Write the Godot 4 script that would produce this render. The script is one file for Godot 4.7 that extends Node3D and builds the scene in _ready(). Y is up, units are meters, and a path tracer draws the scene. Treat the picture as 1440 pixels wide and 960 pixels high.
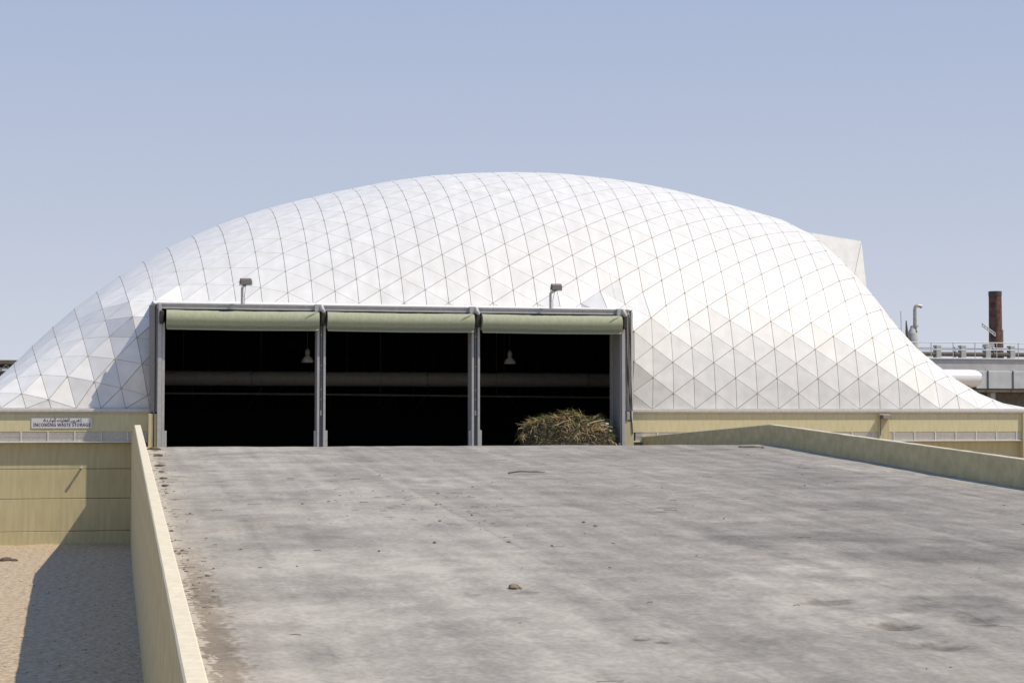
extends Node3D
# A triangulated white storage dome with three roller doors at the head of a concrete ramp.
# x runs along the front of the dome, -z runs up the ramp towards it, y is up; metres.

const EYE := Vector3(0, 6.92, 0)
const FRONT_W := 94.0        # distance of the door frame
const WALL_W := 95.5         # face of the base wall
const BASE_Y := 7.34         # top of the base wall, foot of the dome
const BASE_W := 95.7         # front edge of the dome
const HALF := 19.0           # half depth of the dome
const FLOOR_Y := 4.745
const CREST_W := 75.5
const CREST_Y := 5.585
const SLOPE := 0.047
const DOOR_L := 1.72
const DOOR_R := 28.62
const DOOR_T := 12.98
# height of the dome's ridge above its foot, every 2 m from x = -9.2
const RIDGE := [0.0, 1.95, 4.2, 6.2, 7.85, 9.25, 10.5, 11.52, 12.4, 13.13, 13.74, 14.28, 14.77, 15.22, 15.6, 15.87, 16.05, 16.18, 16.24, 16.22, 16.1, 15.92, 15.66, 15.3, 14.86, 14.38, 13.85, 13.15, 10.9, 7.2, 4.45, 2.0, 0.35, 0.0]
const RIDGE_X := -9.2

var rng := RandomNumberGenerator.new()
var mats := {}

# ---------------------------------------------------------------- geometry collector
class Geo:
	var v := PackedVector3Array()
	var n := PackedVector3Array()
	var c := PackedColorArray()
	var uv := PackedVector2Array()
	var uv2 := PackedVector2Array()
	var col := Color(1, 1, 1)
	func tri(a: Vector3, b: Vector3, d: Vector3, out: Vector3) -> void:
		var nn := (b - a).cross(d - a)
		if nn.length() < 1e-9:
			return
		nn = nn.normalized()
		if nn.dot(out) < 0.0:
			nn = -nn
			var t := b
			b = d
			d = t
		# clockwise seen from the outside
		v.append(a); v.append(d); v.append(b)
		for k in 3:
			n.append(nn); c.append(col)
	func quad(a: Vector3, b: Vector3, d: Vector3, e: Vector3, out: Vector3) -> void:
		tri(a, b, d, out); tri(a, d, e, out)
	func tri_s(a: Vector3, b: Vector3, d: Vector3, na: Vector3, nb: Vector3, nd: Vector3) -> void:
		var nn := (b - a).cross(d - a)
		if nn.dot(na + nb + nd) < 0.0:
			v.append(a); v.append(b); v.append(d)
			n.append(na); n.append(nb); n.append(nd)
		else:
			v.append(a); v.append(d); v.append(b)
			n.append(na); n.append(nd); n.append(nb)
		for k in 3:
			c.append(col)
	# a box with chamfered edges
	func box(lo: Vector3, hi: Vector3, bev := 0.012, xf := Transform3D.IDENTITY) -> void:
		var s := hi - lo
		bev = minf(bev, minf(s.x, minf(s.y, s.z)) * 0.3)
		var m := (lo + hi) * 0.5
		var h := s * 0.5
		var ctr := xf * m
		var P := func(sx: int, sy: int, sz: int, ax: int) -> Vector3:
			var q := Vector3(sx * (h.x - bev), sy * (h.y - bev), sz * (h.z - bev))
			if ax == 0: q.x = sx * h.x
			elif ax == 1: q.y = sy * h.y
			else: q.z = sz * h.z
			return xf * (m + q)
		for ax in 3:
			for s0 in [-1, 1]:
				var k: Array = []
				for pr in [[-1, -1], [1, -1], [1, 1], [-1, 1]]:
					var sg := [0, 0, 0]
					sg[ax] = s0; sg[(ax + 1) % 3] = pr[0]; sg[(ax + 2) % 3] = pr[1]
					k.append(P.call(sg[0], sg[1], sg[2], ax))
				quad(k[0], k[1], k[2], k[3], (k[0] + k[2]) * 0.5 - ctr)
		if bev <= 0.0:
			return
		for ax in 3:            # edges run along axis ax
			var b1 := (ax + 1) % 3
			var b2 := (ax + 2) % 3
			for s1 in [-1, 1]:
				for s2 in [-1, 1]:
					var e: Array = []
					for t in [[-1, b1], [1, b1], [1, b2], [-1, b2]]:
						var sg := [0, 0, 0]
						sg[ax] = t[0]; sg[b1] = s1; sg[b2] = s2
						e.append(P.call(sg[0], sg[1], sg[2], t[1]))
					quad(e[0], e[1], e[2], e[3], (e[0] + e[2]) * 0.5 - ctr)
		for sx in [-1, 1]:
			for sy in [-1, 1]:
				for sz in [-1, 1]:
					var a: Vector3 = P.call(sx, sy, sz, 0)
					tri(a, P.call(sx, sy, sz, 1), P.call(sx, sy, sz, 2), a - ctr)
	# a round bar along a path; radii may be one number or one for each point
	func tube(path: Array, radius, sides := 10, caps := true) -> void:
		var rings: Array = []
		var nrm: Array = []
		var prev := Vector3.ZERO
		for i in path.size():
			var p: Vector3 = path[i]
			var a: Vector3 = path[maxi(i - 1, 0)]
			var b: Vector3 = path[mini(i + 1, path.size() - 1)]
			var d := (b - a).normalized()
			var side := prev - d * prev.dot(d) if prev != Vector3.ZERO else Vector3.ZERO
			if side.length() < 0.01:
				side = d.cross(Vector3.UP if absf(d.y) < 0.9 else Vector3.RIGHT)
			side = side.normalized()
			prev = side
			var up := d.cross(side)
			var r: float = radius[i] if radius is Array else radius
			var ring: Array = []
			var nr: Array = []
			for k in sides:
				var an := TAU * k / sides
				var q := side * cos(an) + up * sin(an)
				ring.append(p + q * r); nr.append(q)
			rings.append(ring); nrm.append(nr)
		for i in rings.size() - 1:
			for k in sides:
				var k2 := (k + 1) % sides
				tri_s(rings[i][k], rings[i + 1][k], rings[i + 1][k2], nrm[i][k], nrm[i + 1][k], nrm[i + 1][k2])
				tri_s(rings[i][k], rings[i + 1][k2], rings[i][k2], nrm[i][k], nrm[i + 1][k2], nrm[i][k2])
		if caps:
			for e in [0, rings.size() - 1]:
				var o: Vector3 = path[e] - path[1 if e == 0 else rings.size() - 2]
				for k in range(1, sides - 1):
					tri(rings[e][0], rings[e][k], rings[e][k + 1], o)
	# profile of [radius, height] turned about an upright axis
	func lathe(at: Vector3, prof: Array, sides := 20) -> void:
		for i in prof.size() - 1:
			var r0: float = prof[i][0]
			var y0: float = prof[i][1]
			var r1: float = prof[i + 1][0]
			var y1: float = prof[i + 1][1]
			var sl := Vector2(y1 - y0, r0 - r1).normalized()
			if sl == Vector2.ZERO: continue
			for k in sides:
				var a0 := TAU * k / sides
				var a1 := TAU * (k + 1) / sides
				var d0 := Vector3(cos(a0), 0, sin(a0))
				var d1 := Vector3(cos(a1), 0, sin(a1))
				var n0 := (d0 * sl.x + Vector3.UP * sl.y)
				var n1 := (d1 * sl.x + Vector3.UP * sl.y)
				var p00 := at + d0 * r0 + Vector3.UP * y0
				var p01 := at + d1 * r0 + Vector3.UP * y0
				var p10 := at + d0 * r1 + Vector3.UP * y1
				var p11 := at + d1 * r1 + Vector3.UP * y1
				if r0 > 1e-5: tri_s(p00, p01, p11, n0, n1, n1)
				if r1 > 1e-5: tri_s(p00, p11, p10, n0, n1, n0)
	func mesh() -> ArrayMesh:
		var a := []
		a.resize(Mesh.ARRAY_MAX)
		a[Mesh.ARRAY_VERTEX] = v
		a[Mesh.ARRAY_NORMAL] = n
		a[Mesh.ARRAY_COLOR] = c
		if uv.size() == v.size(): a[Mesh.ARRAY_TEX_UV] = uv
		if uv2.size() == v.size(): a[Mesh.ARRAY_TEX_UV2] = uv2
		var m := ArrayMesh.new()
		m.add_surface_from_arrays(Mesh.PRIMITIVE_TRIANGLES, a)
		return m

# ---------------------------------------------------------------- objects
func obj(called: String, g: Geo, m: Material, parent: Node = self) -> MeshInstance3D:
	var o := MeshInstance3D.new()
	o.name = called
	o.mesh = g.mesh()
	o.material_override = m
	parent.add_child(o, true)
	return o

func tag(o: Node, label := "", category := "", group := "", kind := "") -> Node:
	if label: o.set_meta("label", label)
	if category: o.set_meta("category", category)
	if group: o.set_meta("group", group)
	if kind: o.set_meta("kind", kind)
	return o

func thing(called: String, label: String, category: String, at := Vector3.ZERO, group := "") -> Node3D:
	var o := Node3D.new()
	o.name = called
	add_child(o, true)
	o.position = at
	tag(o, label, category, group)
	return o

func numbered(called: String, k: int) -> String:
	return called if k == 0 else "%s_%03d" % [called, k]

# ---------------------------------------------------------------- materials
func noise(seed_: int, freq: float, oct := 4, kind := FastNoiseLite.TYPE_SIMPLEX_SMOOTH) -> FastNoiseLite:
	var f := FastNoiseLite.new()
	f.seed = seed_
	f.noise_type = kind
	f.frequency = freq
	f.fractal_type = FastNoiseLite.FRACTAL_FBM
	f.fractal_octaves = oct
	return f

# a tiling texture between two colours, from noise
func grain(seed_: int, freq: float, lo: Color, hi: Color, size := 256, oct := 5, stretch := 1) -> ImageTexture:
	var im := noise(seed_, freq, oct).get_seamless_image(size, size / stretch)
	if stretch > 1: im.resize(size, size, Image.INTERPOLATE_CUBIC)
	im.convert(Image.FORMAT_L8)
	var d := im.get_data()
	var out := PackedByteArray()
	out.resize(d.size() * 3)
	for i in d.size():
		var c := lo.lerp(hi, d[i] / 255.0)
		out[i * 3] = int(c.r * 255); out[i * 3 + 1] = int(c.g * 255); out[i * 3 + 2] = int(c.b * 255)
	var r := Image.create_from_data(size, size, false, Image.FORMAT_RGB8, out)
	return ImageTexture.create_from_image(r)

func bumps(seed_: int, freq: float, strength: float, size := 256, oct := 5) -> ImageTexture:
	var im := noise(seed_, freq, oct).get_seamless_image(size, size)
	im.convert(Image.FORMAT_RGBA8)
	im.bump_map_to_normal_map(strength)
	return ImageTexture.create_from_image(im)

# colours are real-world (linear) base colours
func mat(called: String, lin: Color, rough := 0.8, metal := 0.0, tex: Texture2D = null, tile := 1.0, nrm: Texture2D = null, nscale := 1.0) -> StandardMaterial3D:
	var m := StandardMaterial3D.new()
	m.resource_name = called
	m.albedo_color = lin.linear_to_srgb()
	m.roughness = rough
	m.metallic = metal
	m.vertex_color_use_as_albedo = true
	if tex or nrm:
		m.uv1_triplanar = true
		m.uv1_world_triplanar = true
		m.uv1_scale = Vector3.ONE / tile
	if tex: m.albedo_texture = tex
	if nrm:
		m.normal_enabled = true
		m.normal_texture = nrm
		m.normal_scale = nscale
	mats[called] = m
	return m

func make_materials() -> void:
	var w := Color(1, 1, 1)
	var soft := grain(3, 0.012, Color(0.9, 0.9, 0.885), w, 512, 5)
	var worn := grain(5, 0.02, Color(0.74, 0.73, 0.7), w, 512, 6)
	mat("panel_white", Color(0.765, 0.775, 0.785), 0.5, 0.0, soft, 7.0)
	mat("seam", Color(0.30, 0.27, 0.225), 0.8)
	mat("added_lining", Color(0.022, 0.021, 0.02), 0.95)  # added near-black layer that stops light bouncing about inside the hall
	mat("cap", Color(0.36, 0.34, 0.31), 0.6)
	var drip := grain(9, 0.012, Color(0.91, 0.905, 0.89), w, 512, 5)
	var wl := mat("wall_cream", Color(0.54, 0.485, 0.29), 0.85, 0.0, drip, 3.0)
	wl.uv1_scale = Vector3(0.5, 0.07, 0.5)
	mat("band_cream_sunlit", Color(0.66, 0.61, 0.385), 0.85, 0.0, drip, 3.0).uv1_scale = Vector3(0.5, 0.07, 0.5)  # wall cream made lighter: stronger sun on the upper band put into its colour
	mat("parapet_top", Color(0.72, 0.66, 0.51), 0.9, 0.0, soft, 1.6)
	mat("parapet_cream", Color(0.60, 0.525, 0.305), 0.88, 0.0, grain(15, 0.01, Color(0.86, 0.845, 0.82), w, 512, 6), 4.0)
	mat("coping_grey", Color(0.62, 0.60, 0.56), 0.6, 0.0, soft, 2.0)
	mat("louvre_white", Color(0.72, 0.71, 0.68), 0.55, 0.0, soft, 1.5)
	mat("steel_grey", Color(0.46, 0.46, 0.465), 0.5, 0.2, soft, 2.5)
	mat("steel_dark", Color(0.13, 0.13, 0.135), 0.6, 0.2)
	mat("flashing_grey", Color(0.25, 0.24, 0.235), 0.6, 0.1, soft, 2.0)
	mat("flashing_white", Color(0.80, 0.80, 0.78), 0.55, 0.0, soft, 3.0)
	mat("canvas_green", Color(0.37, 0.40, 0.28), 0.85, 0.0, soft, 1.8)
	mat("canvas_green_shaded", Color(0.24, 0.265, 0.185), 0.85, 0.0, soft, 0.9)  # darker canvas copy: shade of the roll's underside painted into the colour
	mat("lamp_brown", Color(0.16, 0.125, 0.11), 0.55, 0.1)
	mat("lamp_glass", Color(0.25, 0.25, 0.26), 0.15)
	mat("black_rubber", Color(0.03, 0.028, 0.026), 0.7)
	mat("sign_white", Color(0.66, 0.67, 0.70), 0.5, 0.0, soft, 1.0)
	mat("sign_black", Color(0.03, 0.03, 0.035), 0.6)
	mat("galvanised", Color(0.5, 0.49, 0.47), 0.45, 0.3, worn, 3.0)
	mat("duct_dusty", Color(0.52, 0.49, 0.45), 0.5, 0.0, soft, 4.0)
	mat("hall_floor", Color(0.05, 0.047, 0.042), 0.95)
	mat("plant_grey", Color(0.46, 0.47, 0.475), 0.7, 0.0, soft, 9.0)
	mat("plant_panel", Color(0.54, 0.57, 0.60), 0.55, 0.1, soft, 9.0)
	mat("plant_brown", Color(0.16, 0.14, 0.115), 0.8, 0.0, worn, 5.0)
	mat("rust", Color(0.19, 0.105, 0.08), 0.75, 0.1, grain(31, 0.02, Color(0.5, 0.42, 0.4), w, 256, 5), 3.0)
	mat("soot", Color(0.06, 0.05, 0.05), 0.85)
	mat("tank_white", Color(0.74, 0.75, 0.76), 0.35, 0.1)
	mat("rail_grey", Color(0.45, 0.47, 0.48), 0.5, 0.3)
	mat("pipe_blue", Color(0.22, 0.27, 0.32), 0.5, 0.2)
	mat("plain", Color(1, 1, 1), 0.85)                # colour comes with the mesh
	mat("clod", Color(0.13, 0.105, 0.08), 0.95, 0.0, worn, 0.5)
	mat("stone", Color(0.30, 0.255, 0.20), 0.9, 0.0, worn, 0.4)
	var sand := mat("sand", Color(0.68, 0.575, 0.43), 0.95, 0.0, grain(41, 0.022, Color(0.78, 0.765, 0.74), w, 1024, 6), 9.0, bumps(43, 0.05, 8.0, 512, 5), 0.7)
	sand.detail_enabled = true
	sand.detail_blend_mode = BaseMaterial3D.BLEND_MODE_MUL
	sand.detail_uv_layer = BaseMaterial3D.DETAIL_UV_2
	sand.detail_albedo = grain(47, 0.09, Color(0.82, 0.80, 0.78), w, 512, 4)

func ramp_y(w: float) -> float:
	return CREST_Y - SLOPE * (CREST_W - w) if w < CREST_W else CREST_Y - 0.0453 * (w - CREST_W)

# ---------------------------------------------------------------- the dome's shape
func ridge(x: float) -> float:
	var t := (x - RIDGE_X) / 2.0
	var i := int(floor(t))
	if i < 0 or i >= RIDGE.size() - 1:
		return 0.0
	var f := t - i
	var p0: float = RIDGE[maxi(i - 1, 0)]
	var p1: float = RIDGE[i]
	var p2: float = RIDGE[i + 1]
	var p3: float = RIDGE[mini(i + 2, RIDGE.size() - 1)]
	return maxf(0.0, 0.5 * (2 * p1 + (p2 - p0) * f + (2 * p0 - 5 * p1 + 4 * p2 - p3) * f * f + (3 * p1 - p0 - 3 * p2 + p3) * f * f * f))

func section(v: float, x := 20.0) -> float:
	# steep over the doors and to the right, bulging a little more towards the left end
	var t := clampf(1.0 - absf(v / HALF - 1.0), 0.0, 1.0)
	var f := smoothstep(7.0, -3.0, x)
	return pow(1.0 - pow(1.0 - t, 2.1), lerpf(1.0 / 1.75, 0.5, f))

func dome_at(x0: float, v: float) -> Vector3:
	var x := x0 + 0.11 * minf(v, 14.0) * clampf((x0 - 22.0) / 16.0, 0.0, 1.2) * clampf((54.0 - x0) / 8.0, 0.0, 1.0)
	# towards the left end the columns of nodes lean outwards
	var left := clampf((10.0 - x0) / 14.0, 0.0, 1.0)
	x -= 0.30 * left * ridge(x0) * section(v, x0)
	return Vector3(x, BASE_Y + ridge(x) * section(v, x), -(BASE_W + v))

# the shell is drawn forward to meet the sides and the upper corners of the door frame
func drawn(p: Vector3) -> Vector3:
	if p.z < -(BASE_W + HALF): return p
	var left := p.x < 15.0
	var dx := maxf(maxf(DOOR_L - p.x, p.x - DOOR_R), 0.0)
	var dy := maxf(p.y - DOOR_T, 0.0)
	var d := Vector2(dx / 5.2, dy / 1.3).length()
	if d >= 1.0: return p
	var inside := maxf(minf(p.x - DOOR_L, DOOR_R - p.x), 0.0)
	var k := (1.0 - d) * (1.0 - d) * clampf((p.y - BASE_Y) / 2.6, 0.0, 1.0) * exp(-inside / (0.9 if left else 2.2))
	if not left and dy > 0.0: k *= 0.45
	p.z = lerpf(p.z, -(FRONT_W + (1.0 if left else 0.9)), k)
	return p

func clip(poly: Array, axis: int, at: float, keep_above: bool) -> Array:
	# poly: [point, kind of the edge that starts here]; cut edges get kind 2
	var out: Array = []
	for i in poly.size():
		var a: Vector3 = poly[i][0]
		var b: Vector3 = poly[(i + 1) % poly.size()][0]
		var da := a[axis] - at if keep_above else at - a[axis]
		var db := b[axis] - at if keep_above else at - b[axis]
		if da >= 0.0:
			out.append(poly[i])
			if db < 0.0: out.append([a.lerp(b, da / (da - db)), 2])
		elif db >= 0.0:
			out.append([a.lerp(b, da / (da - db)), poly[i][1]])
	return out

func poly_area(poly: Array) -> Vector3:
	var s := Vector3.ZERO
	for i in range(1, poly.size() - 1):
		s += (poly[i][0] - poly[0][0]).cross(poly[i + 1][0] - poly[0][0])
	return s * 0.5

# a sheet cut to the polygon, drawn in from each edge by half the joint, standing proud of the frame
func add_panel(g: Geo, poly: Array, nrm: Vector3, joint: Array, proud: float) -> bool:
	var m := poly.size()
	var top: Array = []
	for i in m:
		var p: Vector3 = poly[i][0]
		var a: Vector3 = poly[(i + m - 1) % m][0]
		var b: Vector3 = poly[(i + 1) % m][0]
		var d0 := (p - a).normalized()
		var d1 := (b - p).normalized()
		var in0 := nrm.cross(d0)
		var in1 := nrm.cross(d1)
		var w0: float = joint[poly[(i + m - 1) % m][1]]
		var w1: float = joint[poly[i][1]]
		var den := d0.cross(d1).dot(nrm)
		if absf(den) < 0.02:
			top.append(p + in0 * w0)
			continue
		# meet of the two shifted lines
		var q0 := p + in0 * w0
		var q1 := p + in1 * w1
		var t := (q1 - q0).cross(d1).dot(nrm) / den
		top.append(q0 + d0 * t)
	var ctr := Vector3.ZERO
	for p in top: ctr += p
	ctr /= m
	var area := Vector3.ZERO
	for i in range(1, m - 1):
		area += (top[i] - top[0]).cross(top[i + 1] - top[0])
	if area.dot(nrm) < 0.004:
		return false
	for i in range(1, m - 1):
		g.tri(top[0] + nrm * proud, top[i] + nrm * proud, top[i + 1] + nrm * proud, nrm)
	for i in m:
		var a: Vector3 = top[i]
		var b: Vector3 = top[(i + 1) % m]
		g.quad(a, b, b + nrm * proud, a + nrm * proud, (a + b) * 0.5 - ctr)
	return true

func build_dome() -> void:
	var dome := thing("storage_dome", "huge white dome clad in triangular panels behind the roller doors", "dome", Vector3(22, BASE_Y, -115))
	var off := -dome.position
	var step := 1.31
	var rise := 1.86
	var cols: Array = []
	var n_cols := 52
	for i in n_cols:
		var x := RIDGE_X + 0.25 + i * step
		# walk the section from the front foot to the rear foot and set a node every 'rise' metres
		var nodes: Array = []
		var last := dome_at(x, 0.0)
		# the rows of nodes climb to the right at the left end
		var slant := 0.40 * minf(x - 9.0, 0.0)
		var next := fposmod(rise * (0.5 if i % 2 else 0.0) + slant, rise)
		if next < 0.3: next += rise
		nodes.append([last, -slant])
		var run := 0.0
		var samples := 420
		for k in range(1, samples + 1):
			var q := float(k) / samples
			# closer samples where the shell is steep
			var v := HALF * (1.0 - cos(PI * q))
			var p := dome_at(x, v)
			var d := p.distance_to(last)
			while run + d >= next and k < samples:
				nodes.append([last.lerp(p, (next - run) / maxf(d, 1e-6)), next - slant])
				next += rise
			run += d
			last = p
		if run - slant - nodes[-1][1] < 0.25 and nodes.size() > 1: nodes.remove_at(nodes.size() - 1)
		nodes.append([last, run - slant])
		for nd in nodes: nd[0] = drawn(nd[0])
		cols.append(nodes)
	# facets between neighbouring columns
	var facets: Array = []
	for i in n_cols - 1:
		var a: Array = cols[i]
		var b: Array = cols[i + 1]
		var ia := 0
		var ib := 0
		while ia < a.size() - 1 or ib < b.size() - 1:
			var go_a: bool = ib >= b.size() - 1 or (ia < a.size() - 1 and a[ia + 1][1] <= b[ib + 1][1])
			var cross := 0 if b[ib][1] >= a[ia][1] else 1      # rising or falling to the right
			if go_a:
				var c2 := 0 if b[ib][1] >= a[ia + 1][1] else 1
				facets.append([[a[ia][0], cross], [b[ib][0], c2], [a[ia + 1][0], 0]])
				ia += 1
			else:
				var c3 := 0 if b[ib + 1][1] >= a[ia][1] else 1
				facets.append([[a[ia][0], cross], [b[ib][0], 0], [b[ib + 1][0], c3]])
				ib += 1
	var shell := Geo.new()
	var added_lining := Geo.new()
	var list: Array = []
	for f in facets:
		var nrm := poly_area(f)
		if nrm.length() < 0.01: continue
		nrm = nrm.normalized()
		var pieces: Array = []
		var front: bool = f[0][0].z > -(BASE_W + 8.0)
		var hit := false
		if front:
			for p in f:
				if p[0].x > DOOR_L - 2.0 and p[0].x < DOOR_R + 2.0 and p[0].y < DOOR_T + 2.5: hit = true
		if hit:
			pieces.append(clip(f, 0, DOOR_L, false))
			pieces.append(clip(f, 0, DOOR_R, true))
			var mid := clip(f, 0, DOOR_L, true)
			if mid.size() > 2: mid = clip(mid, 0, DOOR_R, false)
			if mid.size() > 2: mid = clip(mid, 1, DOOR_T, true)
			pieces.append(mid)
		else:
			pieces.append(f)
		for p in pieces:
			if p.size() < 3: continue
			var ar := poly_area(p).length()
			if ar < 0.01: continue
			var ctr := Vector3.ZERO
			for q in p: ctr += q[0]
			ctr /= p.size()
			for k in range(1, p.size() - 1):
				shell.tri(p[0][0] + off, p[k][0] + off, p[k + 1][0] + off, nrm)
				added_lining.tri(p[0][0] + off - nrm * 0.3, p[k][0] + off - nrm * 0.3, p[k + 1][0] + off - nrm * 0.3, nrm)
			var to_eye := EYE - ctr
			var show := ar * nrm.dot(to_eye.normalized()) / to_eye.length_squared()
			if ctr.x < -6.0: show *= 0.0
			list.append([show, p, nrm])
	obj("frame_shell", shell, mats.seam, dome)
	obj("added_lining", added_lining, mats.added_lining, dome)
	list.sort_custom(func(a, b): return a[0] > b[0])
	var rest := Geo.new()
	var joint := [0.015, 0.009, 0.006]
	var made := 0
	for e in list:
		var p: Array = []
		for q in e[1]: p.append([q[0] + off, q[1]])
		var tone := 1.0 - 0.045 * rng.randf() * rng.randf() - 0.012 * rng.randf()
		var colour := Color(tone, tone, tone * (1.0 - 0.01 * rng.randf()))
		var small := poly_area(p).length() < 0.12
		if made < 298 and not small:
			var g := Geo.new()
			g.col = colour
			if add_panel(g, p, e[2], joint, 0.028):
				obj("panel", g, mats.panel_white, dome)
				made += 1
		else:
			rest.col = colour
			add_panel(rest, p, e[2], joint, 0.028)
	tag(obj("panel_field", rest, mats.panel_white, dome), "", "", "", "stuff")
	var caps := Geo.new()
	for i in n_cols:
		for nd in cols[i]:
			var p: Vector3 = nd[0]
			if p.z < -(BASE_W + HALF): continue
			if p.x > DOOR_L - 0.1 and p.x < DOOR_R + 0.1 and p.y < DOOR_T + 0.1: continue
			if p.y < BASE_Y + 0.05: continue
			if maxf(DOOR_L - p.x, p.x - DOOR_R) < 5.3 and p.y < DOOR_T + 2.3:
				caps.tube([p + off, p + off + Vector3(0, 0.01, 0.05)], 0.045, 7)
				continue
			var e := 0.05
			var out := Vector3(-(ridge(p.x + e) - ridge(p.x - e)) / (2 * e) * section(-p.z - BASE_W, p.x), 1, 0)
			var v := -p.z - BASE_W
			out.z = ridge(p.x) * (section(v + e, p.x) - section(maxf(v - e, 0), p.x)) / (e + minf(v, e))
			out = out.normalized()
			caps.tube([p + off + out * 0.0, p + off + out * 0.045], 0.045, 7)
	tag(obj("node_cap", caps, mats.cap, dome), "", "", "", "stuff")
	# hood that joins the dome to the door frame: white roof sheets and grey cheeks
	var n_roof := 9
	for k in n_roof:
		var g := Geo.new()
		var x0 := lerpf(DOOR_L - 0.05, DOOR_R + 0.05, float(k) / n_roof) + (0.012 if k else 0.0)
		var x1 := lerpf(DOOR_L - 0.05, DOOR_R + 0.05, float(k + 1) / n_roof)
		var up := 13.48
		var a := Vector3(x0, 13.03, -(FRONT_W + 0.1)) + off
		var b := Vector3(x1, 13.03, -(FRONT_W + 0.1)) + off
		var c := Vector3(x1, up, -(FRONT_W + 4.6)) + off
		var d := Vector3(x0, up, -(FRONT_W + 4.6)) + off
		var t := Vector3(0, -0.05, 0)
		g.quad(a, b, c, d, Vector3.UP); g.quad(a + t, b + t, c + t, d + t, Vector3.DOWN)
		g.quad(a, b, b + t, a + t, Vector3.BACK); g.quad(d, c, c + t, d + t, Vector3.FORWARD)
		g.quad(a, d, d + t, a + t, Vector3.LEFT); g.quad(b, c, c + t, b + t, Vector3.RIGHT)
		obj("hood_roof", g, mats.flashing_white, dome)
	for s in [0, 1]:
		var g := Geo.new()
		var x := DOOR_L - 0.04 if s == 0 else DOOR_R - 0.02
		g.box(Vector3(x, FLOOR_Y, -(FRONT_W + 4.6)) + off, Vector3(x + 0.06, 13.02, -(FRONT_W + 0.1)) + off, 0.005)
		obj("hood_cheek", g, mats.flashing_grey if s == 0 else mats.flashing_white, dome)
	# dormer on the far right flank
	var dm := Geo.new()
	var A := Vector3(46.6, 19.85, -111.8)
	var B := Vector3(51.25, 19.35, -112.4)
	var C := Vector3(51.7, 12.0, -111.7)
	var D := Vector3(46.5, 12.0, -110.4)
	var M := Vector3(50.4, 16.9, -111.75)
	var back := Vector3(0, 0, -8)
	var sheets := [[A, B, M], [B, C, M], [C, D, M], [D, A, M], [B, C, C + back], [B, C + back, B + back], [A, B, B + back], [A, B + back, A + back]]
	var mid := Vector3(46, 14, -115.5)
	for s in sheets:
		for k in 3: dm.col = Color(1, 1, 1)
		dm.tri(s[0] + off, s[1] + off, s[2] + off, (s[0] + s[1] + s[2]) / 3.0 - mid)
	var dormer := obj("dormer", dm, mats.seam, dome)
	for s in sheets:
		var poly := [[s[0] + off, 0], [s[1] + off, 0], [s[2] + off, 0]]
		var nr := poly_area(poly).normalized()
		if nr.dot((s[0] + s[1] + s[2]) / 3.0 - mid) < 0:
			poly.reverse()
			nr = -nr
		var g := Geo.new()
		if add_panel(g, poly, nr, joint, 0.03):
			obj("panel", g, mats.panel_white, dormer)

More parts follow.
